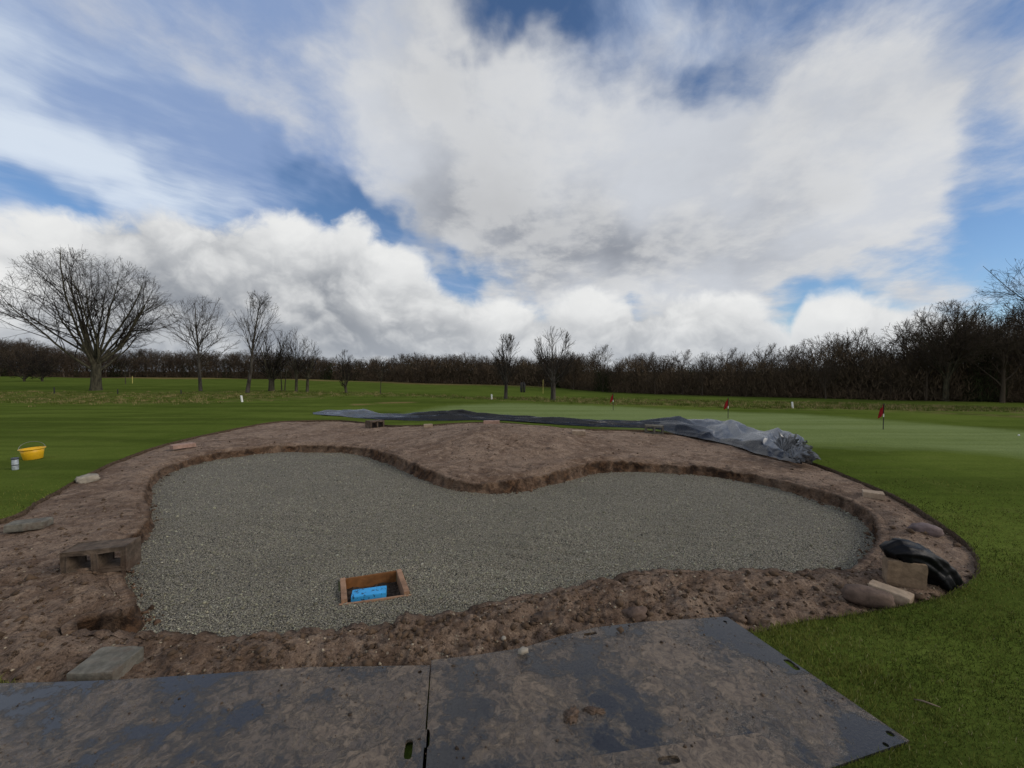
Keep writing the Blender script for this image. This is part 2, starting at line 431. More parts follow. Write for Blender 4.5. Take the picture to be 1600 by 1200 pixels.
def mat_tarp():
    m, t, b = material('polythene_sheet'); co = obj_co(t)
    at = t.node('ShaderNodeAttribute'); at.attribute_name = 'tint'
    n = t.noise(co, 6.0, 7, 0.65); cr = t.noise(co, 9.0, 5, 0.6, 1.5)
    c = t.mix(t.step(n, 0.50, 0.75, 0.0, 0.18), at.outputs['Color'], (0.10, 0.09, 0.08))
    t.put(b.inputs['Base Color'], c); t.put(b.inputs['Roughness'], t.step(n, 0.3, 0.7, 0.22, 0.34)); t.put(b.inputs['Specular IOR Level'], t.step(t.xyz(at.outputs['Color'])[0], 0.02, 0.06, 0.40, 0.80))
    bump(t, b, t.m('ABSOLUTE', t.sub(cr, 0.5)), 0.25, 0.06)
    return m

M = dict(
    turf=mat_grass(), blade=mat_blade(), soil=mat_soil(), gravel=mat_gravel(), stone=mat_tinted('gravel_stone'), clod=mat_tinted('soil_clod', 0.85, 0.2, 40.0),
    mat=mat_ground_mat(), mat_caked=mat_ground_mat(0.13), tarp=mat_tarp(),
    sod=simple('sod_edge', (0.080, 0.055, 0.036), 0.95, 0.5, 40.0, 0.1, bmp=0.8),
    oak_bark=mat_bark('oak_bark', (0.030, 0.027, 0.018), (0.085, 0.076, 0.050)), twig=mat_bark('twig_bark', (0.014, 0.011, 0.009), (0.034, 0.026, 0.020), 3.0),
    birch_bark=mat_bark('young_bark', (0.030, 0.025, 0.020), (0.085, 0.074, 0.062)), grey_twig=mat_bark('grey_twig_bark', (0.024, 0.019, 0.016), (0.052, 0.042, 0.034), 3.0),
    wood_twig=mat_bark('woodland_bark', (0.045, 0.034, 0.025), (0.095, 0.072, 0.051), 0.35), brush=mat_tinted('brushwood', 0.9, 0.1, 2.0),
    concrete=simple('concrete', (0.155, 0.145, 0.118), 0.9, 0.35, 14.0, 0.2, bmp=0.7, dirt=(0.085, 0.055, 0.038), dirt_amt=0.8),
    muddy_concrete=simple('muddy_concrete', (0.110, 0.082, 0.060), 0.9, 0.45, 12.0, 0.2, bmp=0.8, dirt=(0.065, 0.040, 0.027), dirt_amt=0.85),
    pink_brick=simple('pale_pink_brick', (0.36, 0.235, 0.185), 0.9, 0.2, 16.0, 0.2, bmp=0.4, dirt=(0.12, 0.075, 0.05), dirt_amt=0.6),
    beige_brick=simple('beige_brick', (0.36, 0.275, 0.195), 0.9, 0.2, 16.0, 0.2, bmp=0.4, dirt=(0.14, 0.09, 0.06), dirt_amt=0.75),
    brown_stone=simple('brown_stone', (0.125, 0.085, 0.064), 0.85, 0.4, 12.0, 0.25, bmp=0.6, dirt=(0.06, 0.04, 0.03), dirt_amt=0.6),
    purple_stone=simple('purple_stone', (0.150, 0.110, 0.105), 0.8, 0.35, 12.0, 0.3, bmp=0.5, dirt=(0.06, 0.04, 0.03), dirt_amt=0.4),
    pale_stone=simple('pale_stone', (0.30, 0.265, 0.21), 0.8, 0.25, 16.0, 0.3, bmp=0.5, dirt=(0.16, 0.11, 0.075), dirt_amt=0.4),
    tan_block=simple('tan_block', (0.235, 0.165, 0.105), 0.9, 0.3, 14.0, 0.2, bmp=0.6, dirt=(0.09, 0.06, 0.04), dirt_amt=0.6),
    timber=simple('timber', (0.30, 0.175, 0.105), 0.8, 0.3, 14.0, 0.25, bmp=0.4, dirt=(0.09, 0.055, 0.036), dirt_amt=0.7),
    ply=simple('plywood', (0.20, 0.085, 0.028), 0.75, 0.35, 10.0, 0.25, bmp=0.3, dirt=(0.07, 0.035, 0.016), dirt_amt=0.6),
    blue=simple('blue_foam', (0.05, 0.36, 0.72), 0.6, 0.12, 10.0, 0.3, dirt=(0.03, 0.05, 0.08), dirt_amt=0.0),
    pit=simple('pit_dirt', (0.050, 0.038, 0.030), 0.95, 0.6, 40.0, 0.2, bmp=1.0),
    yellow=simple('yellow_plastic', (0.78, 0.44, 0.012), 0.45, 0.10, 8.0, 0.4, dirt=(0.30, 0.16, 0.03), dirt_amt=0.35),
    wire=simple('wire', (0.22, 0.22, 0.21), 0.4, 0.1, 8.0, 0.5, metal=0.6),
    tin=simple('tin', (0.42, 0.46, 0.50), 0.45, 0.35, 30.0, 0.5, metal=0.2), dark_cap=simple('dark_cap', (0.06, 0.065, 0.08), 0.5, 0.2, 20.0),
    black_bag=simple('black_plastic', (0.005, 0.005, 0.006), 0.45, 0.3, 10.0, 0.16, bmp=0.3),
    white=simple('white_paint', (0.74, 0.74, 0.70), 0.6, 0.06, 10.0), black=simple('dark_post', (0.022, 0.020, 0.018), 0.7, 0.3, 10.0),
    red=simple('red_flag', (0.40, 0.022, 0.030), 0.75, 0.2, 9.0, 0.2), yellow_paint=simple('straw_paint', (0.50, 0.42, 0.12), 0.6, 0.1, 10.0),
    mud=simple('wet_mud', (0.095, 0.058, 0.034), 0.55, 0.45, 30.0, 0.4, bmp=0.7), stick=simple('dry_stick', (0.16, 0.12, 0.085), 0.9, 0.3, 20.0),
)

# ------------------------------------------------------------------ the bunker: outlines of turf and gravel
GZ = -0.18                                              # gravel level
outer_px = [(0, 812), (60, 783), (130, 744), (200, 713), (265, 692), (340, 675), (420, 660), (470, 657), (532, 656.5), (572, 660), (605, 664), (660, 664), (700, 661.5), (752, 659.5), (790, 660.5),
            (870, 668), (940, 671), (1004, 672), (1060, 678), (1120, 688), (1200, 704), (1280, 726), (1350, 754), (1380, 766), (1420, 786), (1470, 818), (1500, 838), (1520, 860), (1527, 881),
            (1520, 903), (1480, 928), (1422, 943), (1350, 957), (1250, 971), (1178, 987), (1060, 1010), (880, 1045), (700, 1068), (480, 1078), (200, 1084), (30, 1071), (-60, 1052)]
outer_pts = [tuple(hit(u, v).xy) for u, v in outer_px] + [(-4.3, 2.25), (-5.7, 2.75), (-6.3, 3.55)]
OUT = closed_curve(outer_pts)
_n = np.arange(len(OUT)) * 0.03
OUT = OUT + 0.016 * np.stack([pnoise(_n * 9, _n * 0, 3) + 0.8 * pnoise(_n * 26, _n * 0, 5), pnoise(_n * 9, _n * 0 + 7, 4) + 0.8 * pnoise(_n * 26, _n * 0 + 7, 6)], 1)
inner_px = [(238, 822), (204, 870), (193, 893), (201, 917), (216, 937), (218, 960), (196, 974), (140, 977), (120, 986), (180, 993), (235, 994), (300, 994), (400, 996), (480, 991), (560, 983), (640, 971),
            (700, 959), (760, 946), (850, 926), (950, 906), (1050, 896), (1150, 893), (1250, 893), (1320, 890), (1355, 880), (1367, 860), (1365, 838), (1350, 815), (1310, 793), (1270, 780),
            (1200, 760), (1150, 750), (1090, 742), (1000, 737), (940, 738), (905, 745), (870, 754), (830, 763), (785, 769), (740, 769), (700, 762), (665, 750), (635, 737), (600, 722), (560, 710), (500, 706),
            (440, 706), (380, 712), (320, 722), (270, 738), (240, 757), (231, 790)]
INN = closed_curve([tuple(hit(u, v, GZ + (0.10 if v > 880 else 0.0)).xy) for u, v in inner_px])

# the drain box stands in the gravel
BOX_Z = -0.115
bx = [hit(u, v, BOX_Z) for u, v in ((533, 933), (640, 918), (627, 884), (531, 899))]      # front-left, front-right, back-right, back-left
BOX_POLY = np.array([(p.x, p.y) for p in bx])

mats_px = {
    'left': [(672, 1041), (481, 1046), (350, 1056), (236, 1064), (150, 1069), (0, 1073), (-250, 1079), (-500, 1300), (100, 1420), (644, 1420)],
    'right': [(674, 1032), (740, 1024), (819, 1011), (872, 994), (930, 979), (1006, 970), (1100, 964), (1136, 962), (1421, 1155), (1290, 1200), (900, 1330), (650, 1420)],
    'top': [(836, 1200), (1000, 1173), (1184, 1147), (1275, 1205), (1300, 1300), (820, 1340)],
}
MAT_POLY = {k: np.array([tuple(hit(u, v, 0.02).xy) for u, v in p]) for k, p in mats_px.items()}

# ------------------------------------------------------------------ ground sheets on one polar net
th = np.concatenate([np.radians(np.linspace(-180, -80, 26))[:-1], np.radians(np.linspace(-80, 80, 640)), np.radians(np.linspace(80, 180, 26))[1:]])
rr = np.concatenate([[0.02, 0.4], np.exp(np.linspace(math.log(0.8), math.log(17), 460)), np.exp(np.linspace(math.log(17.3), math.log(2500), 150))])
TH, RR = np.meshgrid(th, rr, indexing='ij')
GX, GY = RR * np.sin(TH), RR * np.cos(TH)
near = RR < 17.5
s_out = np.full(GX.shape, -50.0); i_out = np.zeros(GX.shape, int); s_inn = np.full(GX.shape, -50.0)
ds, di = sdist(OUT, GX[near], GY[near]); s_out[near] = ds; i_out[near] = di
ds, di = sdist(INN, GX[near], GY[near]); s_inn[near] = ds
G0 = ground(GX, GY)
NT_, NR_ = GX.shape
IDX = np.arange(NT_ * NR_).reshape(NT_, NR_)
QUADS = np.stack([IDX[:-1, :-1], IDX[:-1, 1:], IDX[1:, 1:], IDX[1:, :-1]], -1).reshape(-1, 4)
def sheet(keep_v, X, Y, Z, mode='any'):
    k = keep_v.ravel()[QUADS]
    F = QUADS[k.any(1) if mode == 'any' else k.all(1)]
    used = np.unique(F); remap = np.full(NT_ * NR_, -1); remap[used] = np.arange(len(used))
    V = np.stack([X.ravel()[used], Y.ravel()[used], Z.ravel()[used]], 1)
    return V, remap[F][:, ::-1], used

# turf: everything outside the cut edge, its border vertices drawn onto the edge
GXs = np.where((s_out > 0) & (s_out < 0.6), OUT[i_out][..., 0], GX); GYs = np.where((s_out > 0) & (s_out < 0.6), OUT[i_out][..., 1], GY)
V, F, used = sheet(s_out < 0, GXs, GYs, ground(GXs, GYs) + 0.012 * fbm(GXs * 1.7, GYs * 1.7, 3, 11) * (RR < 40))
me = mesh_from('ground', V, F, M['turf'], smooth=True)
px_poly = lambda L: np.array([tuple(hit(u, v).xy) for u, v in L])
GREEN = px_poly([(640, 645), (700, 634), (800, 630), (960, 635), (1135, 644), (1250, 647), (1425, 660), (1600, 674), (1800, 694), (1800, 745), (1600, 713), (1450, 701), (1290, 696), (1200, 690), (1100, 676), (900, 662), (700, 651)])
ROUGH = px_poly([(-300, 611), (0, 611), (300, 612), (500, 611), (560, 612), (700, 618), (800, 621), (900, 622), (1000, 624), (1200, 628), (1440, 632), (1600, 636), (1750, 642),
                 (1750, 664), (1600, 653), (1440, 645), (1200, 639), (1040, 634), (900, 629), (800, 626), (700, 622), (550, 618), (475, 623), (300, 630), (100, 631), (0, 625), (-300, 617)])
STRAW = px_poly([(150, 590.5), (400, 592), (640, 600), (760, 602), (870, 606), (870, 601), (760, 598.5), (640, 597), (400, 589.5), (150, 588)])
BUNKER2 = px_poly([(550, 633.2), (600, 630.6), (655, 628.2), (655, 627.0), (600, 629.2), (550, 632)])
jx, jy = 0.5 * fbm(V[:, 0] * 0.8, V[:, 1] * 0.8, 3, 21), 0.5 * fbm(V[:, 0] * 0.8, V[:, 1] * 0.8, 3, 31)
zone = np.zeros((len(V), 3))
zone[:, 0] = soft_mask(GREEN, V[:, 0] + 0.4 * jx, V[:, 1] + 0.4 * jy, 0.9)
zone[:, 1] = soft_mask(ROUGH, V[:, 0] + jx, V[:, 1] + jy, 0.9)
zone[:, 2] = np.maximum(0.8 * soft_mask(STRAW, V[:, 0] + 4 * jx, V[:, 1] + 4 * jy, 4.0), soft_mask(BUNKER2, V[:, 0], V[:, 1], 0.2))
set_attr(me, 'zone', zone)
WOODED = np.concatenate([px_poly([(-420, 587.6), (0, 588), (270, 589.6), (560, 594.5), (640, 598), (740, 600), (850, 603.5), (900, 609), (1000, 615), (1200, 620.5), (1400, 625.5), (1600, 629), (2100, 639)]), np.array([(900.0, 60.0), (900.0, 1500.0), (-1500.0, 1500.0), (-1500.0, 150.0)])])
set_attr(me, 'litter', np.repeat(soft_mask(WOODED, V[:, 0] + 2 * jx, V[:, 1] + 2 * jy, 2.0)[:, None], 3, 1))
turf = tag(link('ground', me), 'mown green turf of the golf course running out to the trees', kind='structure')
# the cut side of the turf
L = len(OUT); nn = np.arange(L) * 0.03
ctr = OUT.mean(0); inw = np.roll(OUT, -1, 0) - np.roll(OUT, 1, 0); inw = np.stack([-inw[:, 1], inw[:, 0]], 1); inw /= np.linalg.norm(inw, axis=1)[:, None] + 1e-9
inw *= np.sign(((ctr - OUT) * inw).sum(1))[:, None]
rows = []
for k, (dz, dn) in enumerate(((0.004, -0.012), (-0.004, 0.006), (-0.035, 0.012), (-0.07, 0.010), (-0.16, 0.02))):
    P = OUT + inw * (dn + 0.010 * pnoise(nn * 30, nn * 0 + k * 3.3, 8))[:, None]
    rows.append(np.column_stack([P, ground(OUT[:, 0], OUT[:, 1]) + dz]))
V = np.concatenate(rows); i = np.arange(L); j = (i + 1) % L
F = np.concatenate([np.stack([i + L * k, j + L * k, j + L * (k + 1), i + L * (k + 1)], 1) for k in range(4)])
link('turf_edge', mesh_from('turf_edge', V, F, M['sod'], smooth=True), turf)

# bare soil between turf and gravel
def soil_h(x, y, s_o, s_i, fall=True):
    """s_o: distance inside the turf edge, s_i: distance inside the gravel edge (negative on the soil)"""
    rough_near = 0.45 + 0.9 * sstep(4.2, 2.6, y)
    hump = 0.36 * np.exp(-(((x + 0.25) / 1.9) ** 2 + ((y - 8.9) / 1.6) ** 2))
    z = ground(x, y) - 0.032 + hump
    z = z + 0.030 * fbm(x * 1.3, y * 1.3, 3, 41) + rough_near * (0.034 * fbm(x * 4.5, y * 4.5, 5, 51, 0.62) + 0.010 * ridge(x * 11, y * 11, 3, 61) - 0.006)
    z = z - 0.02 * sstep(0.12, 0.0, s_o)
    edge = s_i + 0.055 * fbm(x * 4.5, y * 4.5, 3, 71) + 0.02 * pnoise(x * 21, y * 21, 72)
    z = z + 0.03 * np.exp(-((edge + 0.22) / 0.16) ** 2)
    z = z - 0.035 * sstep(-0.25, -0.05, edge)
    return z - (0.45 * sstep(-0.085, -0.03, s_i) if fall else 0.0)
SZ = np.full(GX.shape, -9.0)
SZ[near] = soil_h(GX[near], GY[near], s_out[near], s_inn[near])
V, F, used = sheet((s_out > -0.06) & (s_inn < 0.10), GX, GY, SZ)
soil_me = mesh_from('soil', V, F, M['soil'], smooth=True); set_attr(soil_me, 'dark_soil', np.repeat((sstep(-0.20, -0.07, s_inn.ravel()[used]) * 0.15)[:, None], 3, 1))
soil = tag(link('soil', soil_me), 'bare brown soil shoulder and mound round the gravel', kind='structure')
# the freshly cut face from soil down to gravel: craggy, its lip overhanging a little
CUT = closed_curve(INN[::6], 0.016); L = len(CUT); nn = np.arange(L) * 0.016
ctr = np.roll(CUT, -3, 0) - np.roll(CUT, 3, 0); nrm = np.stack([ctr[:, 1], -ctr[:, 0]], 1); nrm /= np.linalg.norm(nrm, axis=1)[:, None] + 1e-9
if sdist(INN, *(CUT + nrm * 0.05).T)[0].mean() > 0: nrm = -nrm                     # nrm points out, onto the soil
lipw = 0.085 + 0.030 * pnoise(nn * 2.2, nn * 0, 201) + 0.030 * pnoise(nn * 7, nn * 0, 202)
so_, _ = sdist(OUT, CUT[:, 0], CUT[:, 1])
ztop = soil_h(*(CUT + nrm * 0.10).T, so_, np.full(L, -0.10), fall=False); zbot = ground(CUT[:, 0], CUT[:, 1]) + GZ - 0.05
rows = []
for k, (f, dn, wv_) in enumerate(((1.02, 0.115, 0.3), (1.03, 0.075, 0.8), (0.97, 0.035, 1.0), (0.80, 0.040, 1.2), (0.62, 0.030, 1.2), (0.45, 0.018, 1.2), (0.28, 0.0, 1.3), (0.12, -0.035, 1.2), (0.0, -0.07, 0.4))):
    jag = wv_ * (0.028 * pnoise(nn * 9, nn * 0 + k * 1.1, 211) + 0.020 * pnoise(nn * 24, nn * 0 + k * 2.3, 212) + 0.03 * pnoise(nn * 2.5, nn * 0 + k * 0.2, 213))
    P = CUT + nrm * (dn + jag - 0.012)[:, None]
    zz_ = zbot + (ztop - zbot) * f + 0.014 * wv_ * pnoise(nn * 15, nn * 0 + k * 3.1, 214)
    rows.append(np.column_stack([P, zz_]))
V = np.concatenate(rows); i = np.arange(L); j = (i + 1) % L; nk = len(rows)
F = np.concatenate([np.stack([i + L * k, j + L * k, j + L * (k + 1), i + L * (k + 1)], 1) for k in range(nk - 1)])
me = mesh_from('cut_face', V, F, M['soil'], smooth=True)
mo = np.concatenate([np.clip(q * (0.75 + 0.9 * pnoise(nn * 1.6, nn * 0 + q, 221) + 0.5 * pnoise(nn * 8, nn * 0 + 3 * q, 222)), 0, 1) for q in (0.15, 0.25, 0.6, 0.9, 0.95, 0.95, 0.9, 0.8, 0.7)])  # soil colour darker down the cut face, patchy along its length
set_attr(me, 'dark_soil', np.repeat(mo[:, None], 3, 1))
link('cut_face', me, soil)
# gravel floor
def gravel_h(x, y): return ground(x, y) + GZ + 0.022 * fbm(x * 0.8, y * 0.8, 3, 81) + 0.007 * fbm(x * 7, y * 7, 2, 82) + 0.006 * np.sin(26 * (y + 0.25 * x) + 3 * fbm(x * 0.8, y * 0.8, 2, 83)) * sstep(-0.1, 0.5, fbm(x * 0.5, y * 0.5, 2, 84))
inbox = inside(BOX_POLY, GX, GY)
V, F, used = sheet((s_inn > -0.22) & ~inbox, GX, GY, gravel_h(GX, GY), mode='all')
gravel_floor = tag(link('gravel_bed', mesh_from('gravel_bed', V, F, M['gravel'], smooth=True)), 'grey gravel bed filling the kidney shaped bunker', kind='structure')
print('terrain', round(time.time() - T0, 1))

# height look-ups for things that stand on the soil
def soil_at(x, y):
    so, _ = sdist(OUT, np.array([x]), np.array([y])); si, _ = sdist(INN, np.array([x]), np.array([y]))
    return float(soil_h(np.array([x]), np.array([y]), so, si)[0])
def on_soil(u, v):
    p = hit(u, v, -0.05)
    for _ in range(3):
        z = soil_at(p.x, p.y); d = ray(u, v); p = Vector((0, 0, CAM_H)) + d * ((z - CAM_H) / d.z); p.z = z
    return p

# ------------------------------------------------------------------ scattered stuff: gravel stones, soil crumbs, grass blades
OCT = np.array([(1, 0, 0), (-1, 0, 0), (0, 1, 0), (0, -1, 0), (0, 0, 1), (0, 0, -1)], float)
OCF = np.array([(0, 2, 4), (2, 1, 4), (1, 3, 4), (3, 0, 4), (2, 0, 5), (1, 2, 5), (3, 1, 5), (0, 3, 5)])
def stones(name, x, y, z, size, tint, mat, flat=0.7, seed=1):
    g = np.random.default_rng(seed); n = len(x)
    P = OCT[None] * g.uniform(0.65, 1.25, (n, 6, 1)) + g.normal(0, 0.16, (n, 6, 3))
    a = g.uniform(0, 6.283, n); c, s = np.cos(a), np.sin(a)
    Q = np.stack([P[..., 0] * c[:, None] - P[..., 1] * s[:, None], P[..., 0] * s[:, None] + P[..., 1] * c[:, None], P[..., 2] * flat], -1) * size[:, None, None]
    Q += np.stack([x, y, z], -1)[:, None, :]
    F = (OCF[None] + (np.arange(n) * 6)[:, None, None]).reshape(-1, 3)
    me = mesh_from(name, Q.reshape(-1, 3), F, mat)
    set_attr(me, 'tint', np.repeat(tint, 6, 0))
    return link(name, me)
def scatter(n, r0, r1, a, g):
    r = np.exp(g.uniform(math.log(r0), math.log(r1), n)); t = np.radians(g.uniform(-a, a, n))
    return r * np.sin(t), r * np.cos(t), r
g = np.random.default_rng(5)
x, y, r = scatter(190000, 2.5, 11.5, 62, g)
s, _ = sdist(INN, x, y, 0.4)
k = (s > -0.02) & ~inside(BOX_POLY, x, y); x, y, r = x[k], y[k], r[k]
val = np.clip(g.normal(0.275, 0.085, len(x)), 0.06, 0.55) * (1 + 0.22 * fbm(x * 0.7, y * 1.6, 3, 231))
tint = val[:, None] * np.stack([g.uniform(1.0, 1.10, len(x)), np.ones(len(x)), g.uniform(0.66, 0.82, len(x))], 1)
size = g.lognormal(math.log(0.0044), 0.36, len(x)) * (0.85 + r * 0.075)
o = stones('gravel', x, y, gravel_h(x, y) + size * 0.25, size, tint, M['stone'], 0.75, 2)
tag(o, 'loose grey and buff gravel stones on the bunker floor', 'gravel', kind='stuff'); n_gravel = len(x)
x, y, r = scatter(30000, 1.9, 12, 66, g)
so, _ = sdist(OUT, x, y, 0.3); si, _ = sdist(INN, x, y, 0.6)
k = (so > 0.0) & (si < -0.03); x, y, r, so, si = x[k], y[k], r[k], so[k], si[k]
k = g.uniform(0, 1, len(x)) < np.where(y < 3.4, 1.0, 0.5); x, y, r, so, si = x[k], y[k], r[k], so[k], si[k]
size = g.lognormal(math.log(0.0055), 0.68, len(x)) * (0.8 + 0.09 * r) * np.where(y < 3.2, 1.25, 1.0)
pale = g.uniform(0, 1, len(x)) < 0.10
tint = np.where(pale[:, None], np.array([[0.34, 0.28, 0.20]]), np.array([[0.105, 0.068, 0.042]])) * g.uniform(0.6, 1.35, (len(x), 1))
size = np.where(pale, np.minimum(size, 0.011), np.minimum(size, 0.042) * np.where(y > 5, 0.6, 1.0))
o = stones('soil_crumbs', x, y, soil_h(x, y, so, si) + size * 0.3, size, tint, M['clod'], 0.75, 3)
tag(o, 'crumbs of earth and small pale stones littering the soil', 'soil crumbs', kind='stuff')

x, y, r = scatter(60000, 2.4, 11, 64, g)
si, _ = sdist(INN, x, y, 0.6)
k = (np.abs(si - 0.02) < 0.13) & (g.uniform(0, 1, len(x)) < np.exp(-((si - 0.02) / 0.06) ** 2)) & (fbm(x * 1.5, y * 1.5, 2, 241) > -0.15); x, y, r, si = x[k], y[k], r[k], si[k]
size = np.minimum(g.lognormal(math.log(0.008), 0.55, len(x)) * (0.8 + 0.07 * r), 0.035)
o = stones('fallen_earth', x, y, gravel_h(x, y) + size * 0.3, size, np.array([[0.125, 0.075, 0.046]]) * g.uniform(0.4, 1.5, (len(x), 1)), M['clod'], 0.75, 13)
tag(o, 'crumbled earth fallen along the foot of the cut soil face', 'fallen earth', kind='stuff')

def blades(name, x, y, z, h, w, tint, lean=0.5, seed=4):
    g = np.random.default_rng(seed); n = len(x); a = g.uniform(0, 6.283, n); b = g.uniform(0, 6.283, n)
    base = np.stack([x, y, z], -1); dw = np.stack([np.cos(a), np.sin(a), 0 * a], -1) * (w / 2)[:, None]
    ln = g.uniform(0, lean, n)
    tip = base + np.stack([np.cos(b) * ln, np.sin(b) * ln, np.ones(n)], -1) * h[:, None]
    me = mesh_from(name, np.stack([base - dw, base + dw, tip], 1).reshape(-1, 3), np.arange(3 * n).reshape(-1, 3), M['blade'])
    set_attr(me, 'tint', np.repeat(tint, 3, 0))
    return link(name, me)
x, y, r = scatter(620000, 1.35, 10.0, 64, g)
so, _ = sdist(OUT, x, y, 0.3)
k = so < 0.004
for p in MAT_POLY.values(): k &= ~inside(p, x, y)
x, y, r, so = x[k], y[k], r[k], so[k]
k = g.uniform(0, 1, len(x)) < sstep(10.0, 5.0, r); x, y, r, so = x[k], y[k], r[k], so[k]
k = np.arange(len(x)) < 330000; x, y, r, so = x[k], y[k], r[k], so[k]
pat = fbm(x * 0.9, y * 0.9, 3, 91) * 0.7 + 0.55 * fbm(x * 9, y * 9, 2, 92)
h = (g.uniform(0.010, 0.030, len(x)) + 0.008 * np.clip(pat, -0.5, 1)) * np.where(so > -0.05, 1.35, 1.0)
w = g.uniform(0.0024, 0.0048, len(x)) * (0.75 + 0.18 * r)
mixv = np.clip(0.5 + 0.9 * pat + g.normal(0, 0.28, len(x)), 0, 1)[:, None]
tint = (1 - mixv) * np.array([[0.046, 0.066, 0.011]]) + mixv * np.array([[0.175, 0.185, 0.040]])
dry = g.uniform(0, 1, len(x)) < np.where(r < 3.2, 0.030, 0.008)
tint[dry] = (0.30, 0.27, 0.13)
o = blades('grass', x, y, ground(x, y) - 0.003, h, w, tint, 0.9)
tag(o, 'short mown grass blades growing on the near turf', 'grass', kind='stuff')
# tussocks of longer grass in the rough
bb = ROUGH
n = 9000; uu = g.uniform(-80, 1680, n); vv = g.uniform(609, 655, n)
P = []
dist_r = g.uniform(0, 1, n)
for u, v in zip(uu, vv):
    d = ray(u, v); t_ = (CAM_H + 0.5) / -d.z if d.z < 0 else 1e3
    q = Vector((0, 0, CAM_H)) + d * t_
    P.append((q.x, q.y))
P = np.array(P); k = inside(bb, P[:, 0] + 0.6 * g.normal(0, 1, n), P[:, 1] + 0.6 * g.normal(0, 1, n)); P = P[k]
P = P[fbm(P[:, 0] * 0.22, P[:, 1] * 0.22, 3, 95) > -0.28]
nb = 14
x = np.repeat(P[:, 0], nb) + g.normal(0, 0.10, len(P) * nb); y = np.repeat(P[:, 1], nb) + g.normal(0, 0.10, len(P) * nb)
r = np.hypot(x, y); th_ = np.repeat(g.uniform(0.5, 1.3, len(P)), nb)
dead = np.repeat(g.uniform(0, 1, len(P)), nb)
tint = np.where((dead < 0.36)[:, None], np.array([[0.27, 0.215, 0.095]]), np.array([[0.085, 0.108, 0.018]])) * g.uniform(0.6, 1.25, (len(x), 1))
o = blades('rough_grass', x, y, ground(x, y) - 0.01, g.uniform(0.07, 0.17, len(x)) * th_, g.uniform(0.012, 0.03, len(x)), tint, 1.0, 6)
tag(o, 'tussocks of longer yellowing grass in the rough beyond the mown turf', 'rough grass', kind='stuff')
print('scatter', round(time.time() - T0, 1), 'gravel', n_gravel, 'tufts', len(P))

# ------------------------------------------------------------------ ground protection mats
def prism(outline, holes, z0, z1):
    """flat plate with through holes (2-D outlines), as a bmesh"""
    loops = [[Vector((p[0], p[1], 0)) for p in outline]] + [[Vector((p[0], p[1], 0)) for p in h] for h in holes]
    bm = bmesh.new(); top = []; e = []
    for l in loops:
        vs = [bm.verts.new((p.x, p.y, z1)) for p in l]; top.append(vs)
        e += [bm.edges.new((vs[i], vs[(i + 1) % len(vs)])) for i in range(len(vs))]
    bmesh.ops.triangle_fill(bm, use_beauty=True, use_dissolve=False, edges=e)
    faces = bm.faces[:]
    ex = bmesh.ops.extrude_face_region(bm, geom=faces)
    for v in [q for q in ex['geom'] if isinstance(q, bmesh.types.BMVert)]: v.co.z = z0
    bmesh.ops.recalc_face_normals(bm, faces=bm.faces)
    return bm
def slot(quad_px, z):
    """rounded hand hole from four pixel corners"""
    q = [hit(u, v, z).xy for u, v in quad_px]; out = []
    for i in range(4):
        p, a, b = q[i], q[i - 1], q[(i + 1) % 4]
        out += [p + (a - p) * 0.22, p + (a - p) * 0.07 + (b - p) * 0.07, p + (b - p) * 0.22]
    return [(p.x, p.y) for p in out]
def round_hole(u, v, rad, z):
    p = hit(u, v, z); return [(p.x + rad * math.cos(a), p.y + rad * math.sin(a)) for a in np.linspace(0, 2 * math.pi, 9)[:-1]]
MZ = {'left': (0.014, 0.027), 'right': (0.012, 0.024), 'top': (0.0265, 0.039)}
mat_holes = {
    'left': [slot([(634, 1156), (646, 1155), (643, 1186), (630, 1186)], 0.026), round_hole(656, 1050, 0.012, 0.026)],
    'right': [slot([(662, 1140), (672, 1139), (671, 1167), (659, 1168)], 0.023), slot([(1222, 1028), (1232, 1027), (1252, 1043), (1244, 1045)], 0.023),
              slot([(911, 988), (930, 985), (934, 988), (914, 992)], 0.023), round_hole(1133, 969, 0.012, 0.023), round_hole(1391, 1143, 0.016, 0.023), round_hole(1384, 1160, 0.012, 0.023)],
    'top': [slot([(1026, 1180), (1058, 1176), (1065, 1188), (1032, 1194)], 0.038)],
}
mat_labels = {'left': 'muddy grey plastic ground mat lying beside the broken concrete slab', 'right': 'wet grey plastic ground mat with an exposed corner lying on the grass',
              'top': 'mud caked plastic ground mat overlapping another mat'}
for k_ in ('left', 'right', 'top'):
    o = bm_obj('ground_mat', prism(MAT_POLY[k_], mat_holes[k_], *MZ[k_]), M['mat_caked' if k_ == 'top' else 'mat'])
    tag(o, mat_labels[k_], 'ground mat', 'plastic ground protection mats')

